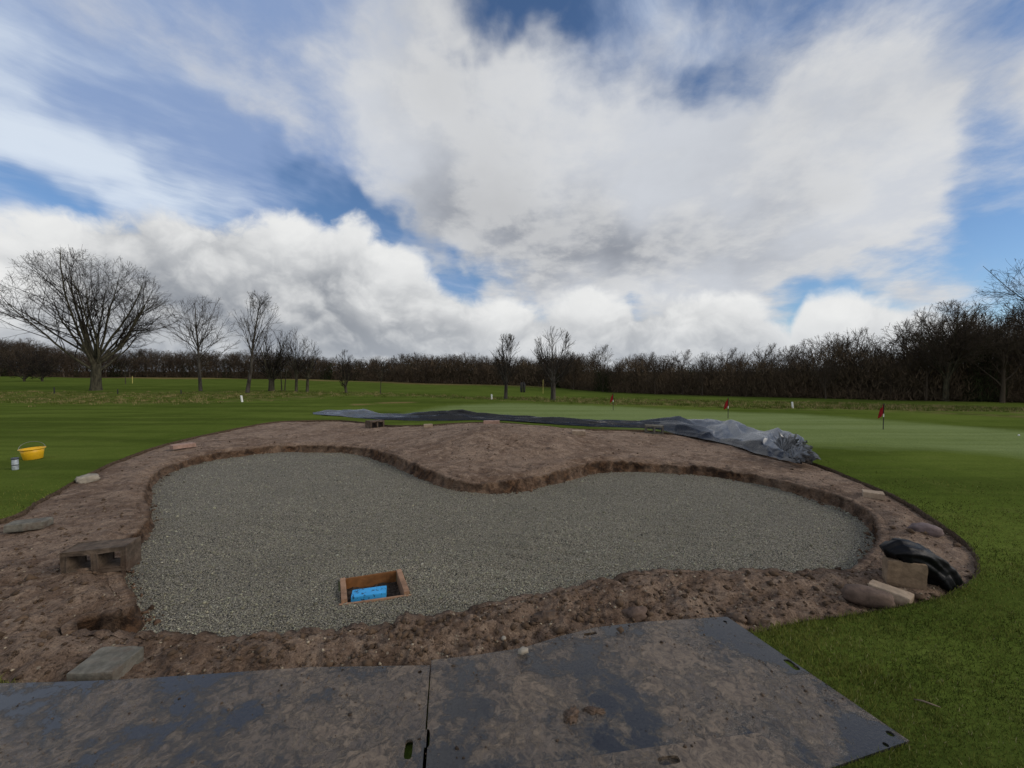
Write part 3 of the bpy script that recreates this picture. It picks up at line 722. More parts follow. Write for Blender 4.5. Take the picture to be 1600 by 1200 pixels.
def lump_mesh(name, size, seed, mat, amp=0.35, sub=3, box=0.0, freq=1.6, flat_bottom=0.0):
    """stone-like lump; box > 0 squares it off, 1 is a worn block"""
    bm = bmesh.new(); bmesh.ops.create_icosphere(bm, subdivisions=sub, radius=1.0)
    off = Vector((seed * 3.7, seed * 1.9, seed * 7.3))
    for v in bm.verts:
        d = v.co.normalized(); m = max(abs(d.x), abs(d.y), abs(d.z))
        p = d.lerp(d / m, box)
        p *= 1 + amp * mnoise.fractal(d * freq + off, 0.8, 2.0, 4)
        v.co = Vector((p.x * size[0], p.y * size[1], max(p.z, -1 + flat_bottom) * size[2])) * 0.5
    me = bpy.data.meshes.new(name); bm.to_mesh(me); bm.free(); me.materials.append(mat)
    for p in me.polygons: p.use_smooth = True
    return me
def block_mesh(name, w, d, h, seed, mat, worn=0.012, rough=0.006, n=7):
    """worn brick or slab: base at z = 0"""
    bm = bmesh.new(); bmesh.ops.create_cube(bm, size=1.0)
    bmesh.ops.subdivide_edges(bm, edges=bm.edges[:], cuts=n, use_grid_fill=True)
    off = Vector((seed * 5.1, seed * 2.3, seed * 3.9))
    for v in bm.verts:
        c = Vector((v.co.x * w, v.co.y * d, v.co.z * h)); inn = Vector((max(-w / 2 + worn, min(w / 2 - worn, c.x)), max(-d / 2 + worn, min(d / 2 - worn, c.y)), max(-h / 2 + worn, min(h / 2 - worn, c.z))))
        e = c - inn
        c = inn + (e.normalized() * worn if e.length > 1e-6 else e)
        q = c * 18 + off
        c += Vector((mnoise.noise(q), mnoise.noise(q + Vector((9, 0, 0))), mnoise.noise(q + Vector((0, 9, 0))))) * rough
        c += Vector((mnoise.noise(c * 5 + off), mnoise.noise(c * 5 + off * 2), 0)) * rough * 1.6
        v.co = c + Vector((0, 0, h / 2))
    me = bpy.data.meshes.new(name); bm.to_mesh(me); bm.free(); me.materials.append(mat)
    return me
def hollow_block_mesh(name, w, h, d, mat, wall=0.036):
    """hollow block lying on its side: two square holes look out of the w x h face"""
    cw = (w - 3 * wall) / 2
    holes = [[(x0, wall), (x0 + cw, wall), (x0 + cw, h - wall), (x0, h - wall)] for x0 in (-w / 2 + wall, wall / 2)]
    holes = [[(a + (0.012 if i in (0, 3) else -0.012) * 0, b) for i, (a, b) in enumerate(hh)] for hh in holes]
    bm = prism([(-w / 2, 0), (w / 2, 0), (w / 2, h), (-w / 2, h)], holes, -d / 2, d / 2)
    for v in bm.verts:
        q = v.co * 13
        v.co = Vector((v.co.x, v.co.z, v.co.y)) + Vector((mnoise.noise(q), mnoise.noise(q + Vector((7, 0, 0))), mnoise.noise(q + Vector((0, 7, 0))))) * 0.006
    bmesh.ops.bevel(bm, geom=[e for e in bm.edges if len(e.link_faces) == 2 and e.calc_face_angle(0) > 0.8], offset=0.006, segments=2, affect='EDGES')
    bmesh.ops.recalc_face_normals(bm, faces=bm.faces)
    me = bpy.data.meshes.new(name); bm.to_mesh(me); bm.free(); me.materials.append(mat)
    return me
def put(name, me, p, rz, label, cat, sink=0.01, tilt=(0, 0), group=None):
    o = link(name, me, None, (p.x, p.y, p.z - sink)); o.rotation_euler = (tilt[0], tilt[1], rz)
    return tag(o, label, cat, group)
def facing(p): return -math.atan2(p.x, p.y)          # turn a thing at p towards the camera

p = hit(146, 897, -0.035); put('hollow_block', hollow_block_mesh('hollow_block', 0.43, 0.205, 0.20, M['muddy_concrete']), p + Vector((-0.02, 0.10, 0)), 0.30, 'mud covered hollow concrete block with two holes beside the gravel edge', 'concrete block', 0.0)
p = on_soil(586, 668); put('hollow_block', hollow_block_mesh('hollow_block', 0.44, 0.24, 0.30, M['muddy_concrete']), p, facing(p) + 0.5, 'brown hollow block standing on the soil beside the pale loose end of the sheet', 'concrete block', 0.03)
p = on_soil(1022, 677); put('hollow_block', hollow_block_mesh('hollow_block', 0.46, 0.24, 0.22, M['concrete']), p, facing(p) * 0.7, 'pale edged hollow block holding down the black plastic sheet', 'concrete block', 0.02)
p = on_soil(150, 1068); put('concrete_slab', block_mesh('concrete_slab', 0.235, 0.20, 0.085, 4, M['concrete'], 0.006, 0.004), p + Vector((-0.02, 0.08, 0)), 0.06, 'grey broken concrete slab lying against the plastic ground mat', 'concrete slab', 0.008, (0.03, 0.02))
p = on_soil(46, 826); put('concrete_slab', block_mesh('concrete_slab', 0.31, 0.17, 0.085, 5, M['concrete'], 0.014, 0.007), p, facing(p) * 0.45, 'flat mossy grey slab half sunk in soil near the turf edge', 'concrete slab', 0.0)
p = on_soil(137, 752); put('stone', lump_mesh('stone', (0.24, 0.17, 0.13), 6, M['pale_stone'], 0.35, 3, 0.75), p + Vector((0, 0, 0.05)), facing(p) + 0.2, 'pale lump of rough stone at the turf edge near the yellow bucket', 'stone', 0.02)
p = on_soil(286, 701); put('brick', block_mesh('brick', 0.40, 0.22, 0.085, 7, M['pink_brick'], 0.008, 0.004), p, facing(p) + 0.28, 'long pale pink slab brick lying on the soil along the turf edge', 'brick', -0.02)
p = on_soil(669, 668); put('brick', block_mesh('brick', 0.24, 0.12, 0.10, 8, M['beige_brick'], 0.008, 0.004), p, 0.3, 'small beige brick on the soil between hollow block and mound crest', 'brick', 0.0)
p = on_soil(768, 662.5); put('brick', block_mesh('brick', 0.46, 0.14, 0.10, 9, M['pink_brick'], 0.010, 0.004), p, 0.05, 'reddish brick with a pale end on the crest of the soil mound', 'brick', 0.0)
p = on_soil(904, 679); put('brick', block_mesh('brick', 0.32, 0.22, 0.10, 10, M['beige_brick'], 0.008, 0.004), p, -0.15, 'beige brick on the soil in front of the hollow block and sheet', 'brick', 0.0)
p = on_soil(1364, 776); put('brick', block_mesh('brick', 0.215, 0.17, 0.075, 11, M['beige_brick'], 0.006, 0.003), p, -0.62, 'pale pink brick on the soil between turf edge and gravel, past the sheet', 'brick', 0.008)
p = on_soil(1449, 834); put('stone', lump_mesh('stone', (0.25, 0.16, 0.13), 12, M['purple_stone'], 0.22, 3, 0.45), p + Vector((0, 0.02, 0.025)), -0.45, 'smooth purple grey stone on the soil behind the black bundle', 'stone', 0.0)
pb = on_soil(1422, 918)
put('concrete_block', block_mesh('concrete_block', 0.235, 0.10, 0.200, 13, M['tan_block'], 0.010, 0.004), pb + Vector((0.0, 0.05, 0)), -0.42, 'upright brown concrete block propping the glossy black bundle', 'concrete block', 0.012)
p = on_soil(1362, 944); put('stone', lump_mesh('stone', (0.30, 0.155, 0.125), 14, M['brown_stone'], 0.16, 3, 0.42), p + Vector((0, 0.03, 0.035)), -0.42, 'long rounded brown stone lying against a pale brick', 'stone', 0.0)
p = on_soil(1394, 943); put('brick', block_mesh('brick', 0.125, 0.23, 0.085, 15, M['beige_brick'], 0.012, 0.005), p + Vector((0.055, 0.075, 0)), 0.62, 'worn buff brick with bright top lying beside the long brown stone', 'brick', 0.012, (0.05, 0.0))
p = on_soil(995, 968); put('clod', lump_mesh('clod', (0.17, 0.10, 0.10), 16, M['brown_stone'], 0.5, 3, 0.1, 2.2), p + Vector((0, 0.03, 0.02)), 0.1, 'grey brown clod of earth on the soil bank at the mat edge', 'clod')
p = on_soil(1190, 972); put('clod', lump_mesh('clod', (0.24, 0.13, 0.10), 17, M['mud'], 0.6, 3, 0.0, 2.6), p + Vector((0, 0.03, 0.0)), -0.1, 'dark clod of wet earth beside the corner of the mat', 'clod')
p = on_soil(1152, 964); put('clod', lump_mesh('clod', (0.12, 0.08, 0.06), 18, M['mud'], 0.6, 3, 0.0, 2.6), p, -0.3, 'small dark clod of earth at the top corner of the mat', 'clod')
p = on_soil(855, 965); put('clod', lump_mesh('clod', (0.22, 0.11, 0.09), 19, M['mud'], 0.6, 3, 0.0, 2.8), p, 0.1, 'dark clod of earth on the bank near the pale stone', 'clod')
p = hit(817, 1019, 0.03); put('stone', lump_mesh('stone', (0.062, 0.045, 0.034), 20, M['pale_stone'], 0.3, 2, 0.3), p + Vector((0, 0, 0.008)), 0.4, 'pale stone sitting on the edge of the plastic mat', 'stone', 0.0)
p = on_soil(787, 1000); put('stone', lump_mesh('stone', (0.032, 0.03, 0.028), 21, M['pale_stone'], 0.2, 2, 0.2), p + Vector((0, 0, 0.01)), 0.0, 'small round pinkish pebble on the soil bank by the mat', 'stone', 0.0)
# lumps of mud dropped on the mats
for i_, (u, v, w_, d_, h_, lab) in enumerate([(893, 1115, 0.06, 0.09, 0.020, 'crumbly ochre clod of mud in the middle of the mat'), (928, 1107, 0.09, 0.035, 0.014, 'flat crumbled smear of ochre mud on the mat'),
        (118, 1182, 0.10, 0.045, 0.024, 'elongated brown lump of mud on the mat'), (400, 1114, 0.045, 0.022, 0.014, 'small dark mud crumb on the mat'), (545, 1110, 0.028, 0.020, 0.014, 'tiny dark mud crumb on the mat near its end'),
        (278, 1193, 0.055, 0.035, 0.018, 'dark lump of mud on the mat')]):
    p = hit(u, v, 0.026); put('mud_lump', lump_mesh('mud_lump', (w_, d_, h_), 30 + i_, M['mud'], 0.75, 4, 0.0, 3.4), p, 0.5 * i_ - 0.6, lab, 'mud')
# many small crumbs on the mats
g = np.random.default_rng(12)
x = g.uniform(-3.0, 1.75, 5200); y = g.uniform(1.2, 2.7, 5200)
on = np.zeros(len(x), bool); zt = np.zeros(len(x))
for k_ in ('left', 'right', 'top'):
    i_ = inside(MAT_POLY[k_], x, y); on |= i_; zt[i_] = MZ[k_][1]
cl = fbm(x * 2.2, y * 2.2, 3, 120) + g.normal(0, 0.25, len(x)) > 0.18
on &= cl; x, y, zt = x[on], y[on], zt[on]
size = np.minimum(g.lognormal(math.log(0.0026), 0.6, len(x)), 0.011)
o = stones('mud_crumbs', x, y, zt + size * 0.25, size, np.array([[0.095, 0.066, 0.045]]) * g.uniform(0.35, 1.7, (len(x), 1)), M['clod'], 0.55, 9)
tag(o, 'dry crumbs of mud scattered over the plastic mats', 'mud crumbs', kind='stuff')

# ------------------------------------------------------------------ drain box
root = link('drain_box', None, None, (float(BOX_POLY[:, 0].mean()), float(BOX_POLY[:, 1].mean()), GZ)); tag(root, 'open wooden box frame sunk in the gravel', 'box')
c0 = root.location.copy()
fl, fr, br, bl = [p - c0 for p in bx]
def board(name, a, b, thick, z0, z1, mat, inward, seed):
    """plank from a to b on edge; inward gives the side its thickness grows to"""
    a, b = Vector((a.x, a.y, 0)), Vector((b.x, b.y, 0)); ln = (b - a).length; mid = (a + b) / 2
    n = (inward - mid); n.z = 0; ax = (b - a).normalized(); n = (n - ax * n.dot(ax)).normalized()
    o = link(name, block_mesh(name, ln, thick, z1 - z0, seed, mat, 0.003, 0.002, 8), root)
    q = mid + n * thick / 2
    o.location = (q.x, q.y, z0); o.rotation_euler = (0, 0, math.atan2(ax.y, ax.x))
    return o
zero = Vector((0, 0, 0))
board('end_board', fl, bl, 0.045, -0.16, 0.036, M['timber'], zero, 1)
board('end_board', fr, br, 0.045, -0.16, 0.038, M['timber'], zero, 2)
ax1 = (br - bl).normalized() * 0.046
board('back_board', bl + ax1, br - ax1, 0.020, -0.165, 0.030, M['ply'], zero, 3)
ax2 = (fr - fl).normalized() * 0.02
dn = (fl - bl).normalized() * 0.016
board('front_board', fl - ax2 + dn, fr + ax2 + dn, 0.022, -0.17, 0.008, M['timber'], zero, 4)
bm = bmesh.new(); vs = [bm.verts.new((p.x, p.y, -0.065)) for p in (fl, fr, br, bl)]; bm.faces.new(vs)
bmesh.ops.subdivide_edges(bm, edges=bm.edges[:], cuts=24, use_grid_fill=True)
for v in bm.verts: v.co.z += 0.014 * mnoise.noise(v.co * 30) + 0.018 * mnoise.noise(v.co * 9)
bm_obj('dirt_floor', bm, M['pit'], root)
fd = fr - fl
o = link('foam_block', block_mesh('foam_block', 0.27, 0.105, 0.07, 6, M['blue'], 0.006, 0.002))
q = c0 + (fl + fr) / 2 * 0.42 + (bl + fl) / 2 * 0.16
o.location = (q.x, q.y, GZ - 0.046); o.rotation_euler = (0.06, 0, math.atan2(fd.y, fd.x))
tag(o, 'bright blue speckled block lying in the wooden box', 'block')
m_, t_, b_ = M['blue'], NT(M['blue'].node_tree), M['blue'].node_tree.nodes['Principled BSDF']
old = b_.inputs['Base Color'].links[0].from_socket; co = obj_co(t_)
sp = t_.step(t_.noise(co, 38.0, 4, 0.6), 0.56, 0.62)
t_.put(b_.inputs['Base Color'], t_.mix(t_.mul(sp, 0.85), old, (0.02, 0.035, 0.06)))

# ------------------------------------------------------------------ lathe things: bucket, can
def lathe(prof, n=32, close=False, sx=1.0):
    bm = bmesh.new(); rings = []
    for r_, z_ in prof: rings.append([bm.verts.new((sx * r_ * math.cos(2 * math.pi * k / n), r_ * math.sin(2 * math.pi * k / n), z_)) for k in range(n)])
    for a, b in zip(rings, rings[1:]):
        for k in range(n): bm.faces.new((a[k], a[(k + 1) % n], b[(k + 1) % n], b[k]))
    if close: bm.faces.new(list(reversed(rings[0]))); bm.faces.new(rings[-1])
    return bm
def tube(points, rad, sides=8, cap=True):
    P = [Vector(p) for p in points]; rads = rad if isinstance(rad, (list, tuple)) else [rad] * len(P)
    bm = bmesh.new(); rings = []; up = Vector((0.13, 0.21, 0.97))
    for i, p in enumerate(P):
        t = (P[min(i + 1, len(P) - 1)] - P[max(i - 1, 0)]).normalized()
        a = t.cross(up).normalized() if abs(t.dot(up)) < 0.98 else t.cross(Vector((1, 0, 0))).normalized(); b = t.cross(a)
        rings.append([bm.verts.new(p + (a * math.cos(2 * math.pi * k / sides) + b * math.sin(2 * math.pi * k / sides)) * rads[i]) for k in range(sides)])
    for q, r_ in zip(rings, rings[1:]):
        for k in range(sides): bm.faces.new((q[k], q[(k + 1) % sides], r_[(k + 1) % sides], r_[k]))
    if cap: bm.faces.new(rings[0]); bm.faces.new(list(reversed(rings[-1])))
    bmesh.ops.recalc_face_normals(bm, faces=bm.faces)
    return bm
p = hit(52, 717)
bk = link('bucket', None, None, p, facing(p)); tag(bk, 'yellow plastic bucket standing on the mown grass', 'bucket')
bk.rotation_euler = (0.0, -0.05, facing(p))
bm_obj('bucket_body', lathe([(0.0, 0.004), (0.118, 0.0), (0.125, 0.006), (0.142, 0.12), (0.155, 0.205), (0.148, 0.205), (0.135, 0.12), (0.118, 0.02), (0.0, 0.016)], 40), M['yellow'], bk, True)
bm_obj('rim', lathe([(0.150, 0.192), (0.172, 0.190), (0.176, 0.198), (0.172, 0.206), (0.150, 0.208)], 40), M['yellow'], bk, True)
arc = [Vector((0.163 * math.cos(a), 0.06 * math.sin(a), 0.20 + 0.125 * math.sin(a))) for a in np.linspace(0, math.pi, 22)]
bm_obj('handle', tube(arc, 0.0035, 6), M['wire'], bk, True)
p = hit(24, 734)
cn = link('can', None, None, p, facing(p)); tag(cn, 'small silver grey can standing on the grass beside the yellow bucket', 'can')
bm_obj('can_body', lathe([(0.0, 0.0), (0.036, 0.0), (0.039, 0.005), (0.039, 0.175), (0.036, 0.186), (0.0, 0.187)], 24), M['tin'], cn, True)
bm_obj('cap', lathe([(0.041, 0.172), (0.044, 0.174), (0.044, 0.200), (0.040, 0.204), (0.0, 0.205)], 24), M['dark_cap'], cn, True)
bm_obj('label_band', lathe([(0.0396, 0.072), (0.0402, 0.074), (0.0402, 0.086), (0.0396, 0.088)], 24), M['dark_cap'], cn, True)

# ------------------------------------------------------------------ black bundle over the block
Yb = pb.y + 0.08
path = [at_depth(u, v, Yb + dy) for u, v, dy in ((1393, 866, 0.02), (1402, 863, 0.02), (1414, 864, 0.02), (1430, 870, 0.03), (1444, 880, 0.04), (1454, 890, 0.04), (1461, 900, 0.03), (1464, 906, 0.03))]
PP = closed_curve([tuple(p) for p in path], 0.012)[: -1]
nseg = int(sum((b - a).length for a, b in zip(path, path[1:])) / 0.012)
PP = PP[:max(12, nseg)]
bm = bmesh.new(); rings = []; NS = 40; seg = len(PP)
for i in range(seg):
    t = Vector(PP[min(i + 1, seg - 1)] - PP[max(i - 1, 0)]).normalized(); a = t.cross(Vector((0, 1, 0))).normalized(); b = t.cross(a)
    s_ = i / (seg - 1)
    rad = 0.118 * min(1.0, (s_ * 9 + 0.25)) ** 0.6 * min(1.0, (1 - s_) * 9 + 0.15) ** 0.6 * (0.80 + 0.28 * s_)
    ring = []
    for k in range(NS):
        f = 2 * math.pi * k / NS
        fold = 1 + 0.11 * math.cos(5 * f + 2.5 * s_ + 0.6) + 0.06 * math.cos(11 * f - 4 * s_) + 0.10 * mnoise.noise(Vector((3 * math.cos(f), 3 * math.sin(f), 9 * s_)))
        ring.append(bm.verts.new(Vector(PP[i]) + a * math.cos(f) * rad * fold * 0.92 + b * math.sin(f) * rad * fold * 1.15))
    rings.append(ring)
for q, r_ in zip(rings, rings[1:]):
    for k in range(NS): bm.faces.new((q[k], q[(k + 1) % NS], r_[(k + 1) % NS], r_[k]))
bm.faces.new(rings[0]); bm.faces.new(rings[-1])
bmesh.ops.recalc_face_normals(bm, faces=bm.faces)
o = bm_obj('plastic_bundle', bm, M['black_bag'], None, True); tag(o, 'glossy black folded plastic bundle draped over an upright block', 'bundle')

# ------------------------------------------------------------------ crumpled plastic sheet along the far edge
ST = [  # u, front edge row, top row, depth of the heap, greyness
    (489, 648, 645.5, 0.5, 0.5), (505, 650, 641.5, 0.7, 0.6), (535, 652, 640, 0.8, 0.7), (570, 655, 641, 0.8, 0.75), (600, 657, 646, 0.8, 0.5), (630, 658, 647, 0.8, 0.25), (655, 658.5, 645, 0.8, 0.06), (700, 658.5, 643.5, 0.8, 0.04),
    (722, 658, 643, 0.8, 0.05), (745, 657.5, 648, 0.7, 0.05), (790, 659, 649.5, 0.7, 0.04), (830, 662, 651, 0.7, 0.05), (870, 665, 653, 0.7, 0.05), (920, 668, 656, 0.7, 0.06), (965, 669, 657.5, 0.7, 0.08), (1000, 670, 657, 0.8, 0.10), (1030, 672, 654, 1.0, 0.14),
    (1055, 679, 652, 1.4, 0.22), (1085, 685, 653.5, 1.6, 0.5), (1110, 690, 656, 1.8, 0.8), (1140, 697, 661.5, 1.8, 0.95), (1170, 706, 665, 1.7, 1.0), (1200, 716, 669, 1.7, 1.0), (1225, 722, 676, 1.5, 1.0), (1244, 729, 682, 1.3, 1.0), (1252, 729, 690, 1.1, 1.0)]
SU = np.array(ST, float)
NSs, NTt = 620, 64
arcl = np.concatenate([[0], np.cumsum(np.abs(np.diff(SU[:, 0])))]); par = np.linspace(0, arcl[-1], NSs)
cu = [np.interp(par, arcl, SU[:, k]) for k in range(5)]
VV = np.zeros((NSs, NTt, 3)); TT = np.zeros((NSs, NTt, 3))
tt = np.linspace(0, 1, NTt)
def tri(q): return np.abs(2 * (q - np.floor(q + 0.5))) * 2 - 1                      # triangle wave: flat facets meeting in creases
for i in range(NSs):
    u, vf, vt, dep, gr = [c[i] for c in cu]
    ct = 0.62 + 0.20 * gr * (u > 1000)
    F0 = hit(u, vf, -0.02); away = Vector((F0.x, F0.y, 0)).normalized()
    C = F0 + away * dep * ct; rC = math.hypot(C.x, C.y)
    d = ray(u, vt); zc = CAM_H + d.z * (rC / math.hypot(d.x, d.y))
    for j in range(NTt):
        t = tt[j]; q = F0 + away * dep * t * 1.08
        gz = float(ground(q.x, q.y)) if j % 8 == 0 or j == 0 else gz
        hh = max(0.03, zc - gz)
        lin = 0.10 * min(1.0, t / 0.10) + 0.90 * max(0.0, (t - 0.08) / (ct - 0.08)) ** 0.9
        hump_ = (t / ct) ** 0.7
        prof = (hump_ * (1 - gr) + lin * gr if u > 1000 else hump_) if t < ct else max(0.0, 1 - ((t - ct) / (1 - ct)) ** 1.3)
        VV[i, j] = (q.x, q.y, gz + 0.012 + hh * prof * 0.95)
        TT[i, j] = (gr, t, hh)
S_, T_ = np.meshgrid(par * 0.02, tt, indexing='ij')                                 # S_ in metres or so
gw = cu[4][:, None] * np.ones_like(T_)
env = np.sin(np.pi * np.clip(T_, 0.015, 0.985)) ** 0.45
wx, wy = S_ + 0.35 * fbm(S_ * 0.8, T_ * 2, 2, 301), T_ + 0.10 * fbm(S_ * 1.1, T_ * 2.5, 2, 302)
gq = np.random.default_rng(77)
fold = np.zeros_like(S_); crumple = np.zeros_like(S_)
for a_, fs, ft in ((1.0, 0.10, 1.9), (0.8, -0.16, 2.7), (0.55, 0.33, 3.9), (0.4, -0.45, 5.5), (0.25, 1.1, 7.0)):
    fold += a_ * tri(wx * fs + wy * ft + gq.uniform())
for a_, fs, ft in ((1.0, 0.42, 0.9), (0.9, -0.55, 1.1), (0.6, 0.95, -1.6), (0.5, 1.2, 1.9), (0.25, -2.1, 2.6), (0.10, 3.3, 3.0), (0.05, -4.7, 4.1)):
    crumple += a_ * tri(wx * fs + wy * ft + gq.uniform())
lm = np.clip(1.0 - (cu[0] - 489) / 140, 0, 1)[:, None]                              # the loose far-left end is the most rumpled
disp = (0.060 * fold * (1 - gw) + 0.050 * crumple * gw * (1 + 0.4 * lm)) * env * np.clip(TT[..., 2] / 0.28, 0.4, 1.1)
VV[..., 2] += disp
VV[..., 0] += 0.30 * disp; VV[..., 1] += -0.5 * disp
V = VV.reshape(-1, 3); I = np.arange(NSs * NTt).reshape(NSs, NTt)
F = np.stack([I[:-1, :-1], I[1:, :-1], I[1:, 1:], I[:-1, 1:]], -1).reshape(-1, 4)
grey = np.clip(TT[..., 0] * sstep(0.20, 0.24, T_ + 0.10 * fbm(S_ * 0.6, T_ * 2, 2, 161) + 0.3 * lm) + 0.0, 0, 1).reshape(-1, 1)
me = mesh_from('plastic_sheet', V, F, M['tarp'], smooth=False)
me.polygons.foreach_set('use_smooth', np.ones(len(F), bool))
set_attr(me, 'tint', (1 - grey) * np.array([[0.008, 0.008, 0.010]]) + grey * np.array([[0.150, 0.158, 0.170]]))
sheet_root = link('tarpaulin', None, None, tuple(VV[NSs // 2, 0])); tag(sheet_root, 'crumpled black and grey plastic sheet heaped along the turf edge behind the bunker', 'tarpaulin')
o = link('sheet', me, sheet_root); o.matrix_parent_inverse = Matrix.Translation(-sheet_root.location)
# the bunched end
pe = hit(1254, 727, 0.0)
def pleated_fan(c, aim, tilt, rad, spread, pleats, seed):
    """gathered end of the sheet: a fan of sharp pleats standing out of one gathering point"""
    g = np.random.default_rng(seed); na, nr = 90, 14
    a = np.linspace(-spread, spread, na)[:, None]; q = np.linspace(0.12, 1, nr)[None]
    edge = 1 + 0.10 * tri(a * 1.3 + g.uniform()) + 0.12 * tri(a * 3.7 + g.uniform())
    rr_ = rad * q * edge
    h = rad * q * (0.16 * tri(a * pleats / (2 * spread) + 0.3 * q + g.uniform()) + 0.07 * tri(a * pleats * 0.9 + 1.2 * q) + 0.05 * tri(q * 2.3 + a + g.uniform())) 
    lx, ly, lz = rr_ * np.sin(a), rr_ * np.cos(a) * math.cos(tilt) - h * math.sin(tilt), rr_ * np.cos(a) * math.sin(tilt) + h * math.cos(tilt)
    ca, sa = math.cos(aim), math.sin(aim)
    V = np.stack([lx * ca + ly * sa + c.x, -lx * sa + ly * ca + c.y, lz + c.z], -1).reshape(-1, 3)
    I = np.arange(na * nr).reshape(na, nr); F = np.stack([I[:-1, :-1], I[1:, :-1], I[1:, 1:], I[:-1, 1:]], -1).reshape(-1, 4)
    me = mesh_from('bunched_end', V, F, M['tarp'])
    set_attr(me, 'tint', np.repeat(g.uniform(0.09, 0.20, (na, 1)), nr, 0).reshape(-1, 1) * np.array([[1.0, 1.03, 1.08]]))
    o = link('bunched_end', me, sheet_root); o.matrix_parent_inverse = Matrix.Translation(-sheet_root.location)
for dx, dy, dz, aim, tilt, rad, spread, pl, sd in ((-0.12, 0.10, 0.10, 1.9, 0.75, 0.34, 1.2, 9, 1), (-0.05, 0.30, 0.12, 1.5, 0.85, 0.36, 1.2, 8, 2), (-0.05, 0.45, 0.16, 1.2, 1.05, 0.34, 1.0, 7, 3), (-0.02, 0.20, 0.06, 1.7, 0.35, 0.34, 1.3, 8, 4), (-0.10, 0.02, 0.06, 2.5, 0.40, 0.22, 1.1, 7, 5)):
    pleated_fan(pe + Vector((dx, dy, dz)), aim, tilt, rad, spread, pl, sd)

# ------------------------------------------------------------------ pins, posts
def pin(u, vb, vt, label, far=False):
    p = hit(u, vb); hgt = (vb - vt) / FPX * p.y
    root = link('golf_pin', None, None, p); tag(root, label, 'golf flag', 'flags on the putting green')
    r_ = 0.011
    bm_obj('pole', tube([(0, 0, -0.02), (0, 0, hgt * 0.48)], r_, 8), M['black'], root)
    bm_obj('white_band', tube([(0, 0, hgt * 0.48), (0, 0, hgt * 0.60)], r_ * 1.1, 8), M['white'], root)
    bm_obj('upper_pole', tube([(0, 0, hgt * 0.60), (0, 0, hgt)], r_, 8), M['black'], root)
    # limp flag hanging off the top
    bm = bmesh.new(); nx, nz = 10, 12; gv = []
    for i in range(nx + 1):
        col_ = []
        for k in range(nz + 1):
            a, b = i / nx, k / nz
            x_ = -a * 0.15 * (0.55 + 0.45 * b); z_ = hgt * (0.985 - 0.38 * b) - a * hgt * 0.18 * (1 + 0.2 * b) + 0.0
            y_ = 0.022 * math.sin(a * 7 + b * 1.5) * (0.3 + a)
            col_.append(bm.verts.new((x_, y_, z_)))
        gv.append(col_)
    for i in range(nx):
        for k in range(nz): bm.faces.new((gv[i][k], gv[i + 1][k], gv[i + 1][k + 1], gv[i][k + 1]))
    bmesh.ops.solidify(bm, geom=bm.faces[:], thickness=0.003)
    bm_obj('flag', bm, M['red'], root, True)
pin(1380, 671, 630, 'golf pin with limp red flag beyond the crumpled end of the plastic sheet')
pin(1137.5, 654, 621, 'golf pin with limp red flag rising behind the grey part of the sheet')
pin(958, 641, 614, 'golf pin with limp red flag behind the narrow dark part of the sheet')
def post(u, vb, vt, w_, mat, label, cat='post', name='marker_post', group=None, lean=0.0, rnd=False):
    p = hit(u, vb); hgt = (vb - vt) / FPX * p.y
    bm = tube([(0, 0, -0.03), (lean * hgt * 0.5, 0, hgt * 0.5), (lean * hgt, 0, hgt * 0.97), (lean * hgt, 0, hgt)], [w_ * 1.05, w_, w_, w_ * 0.7], 10)
    o = bm_obj(name, bm, mat, None, False, p); tag(o, label, cat, group)
post(378.5, 628, 618, 0.050, M['white'], 'short white marker post by the rough near the leaning tree', group='white marker posts', lean=-0.15)
post(768.5, 624, 616, 0.045, M['white'], 'short white marker post in front of the paired small trees', group='white marker posts', lean=-0.05)
post(1238.5, 638, 628, 0.040, M['white'], 'short white marker post in the rough before the dark wood', group='white marker posts', lean=-0.10)
for u, vb, vt, ww in ((85, 615, 605, 0.04), (184, 616, 608, 0.035), (283, 616, 609, 0.035)):
    post(u, vb, vt, ww, M['black'], 'short dark stake standing in the rough near the spreading oak', group='dark stakes in the rough', name='stake')
post(207, 599, 588, 0.035, M['yellow_paint'], 'thin pale pole on the distant turf beside the sapling', 'pole', 'flag_pole')
post(848.5, 615, 593, 0.035, M['yellow_paint'], 'thin straw coloured pole before the wood between the paired trees', 'pole', 'flag_pole')
p = hit(1592, 681); bm = bmesh.new(); bmesh.ops.create_icosphere(bm, subdivisions=2, radius=0.0214)
o = bm_obj('golf_ball', bm, M['white'], None, True, p + Vector((0, 0, 0.016))); tag(o, 'white golf ball on the putting green', 'golf ball')
p = hit(1445, 1102); a = 0.9
o = bm_obj('stick', tube([(-0.035, 0.02, 0.014), (-0.01, 0.0, 0.022), (0.015, -0.012, 0.018), (0.045, -0.03, 0.016)], [0.002, 0.0042, 0.004, 0.0015], 6), M['stick'], None, True, p); tag(o, 'short dry stick lying on the grass beside the mat', 'stick')
print('things', round(time.time() - T0, 1))

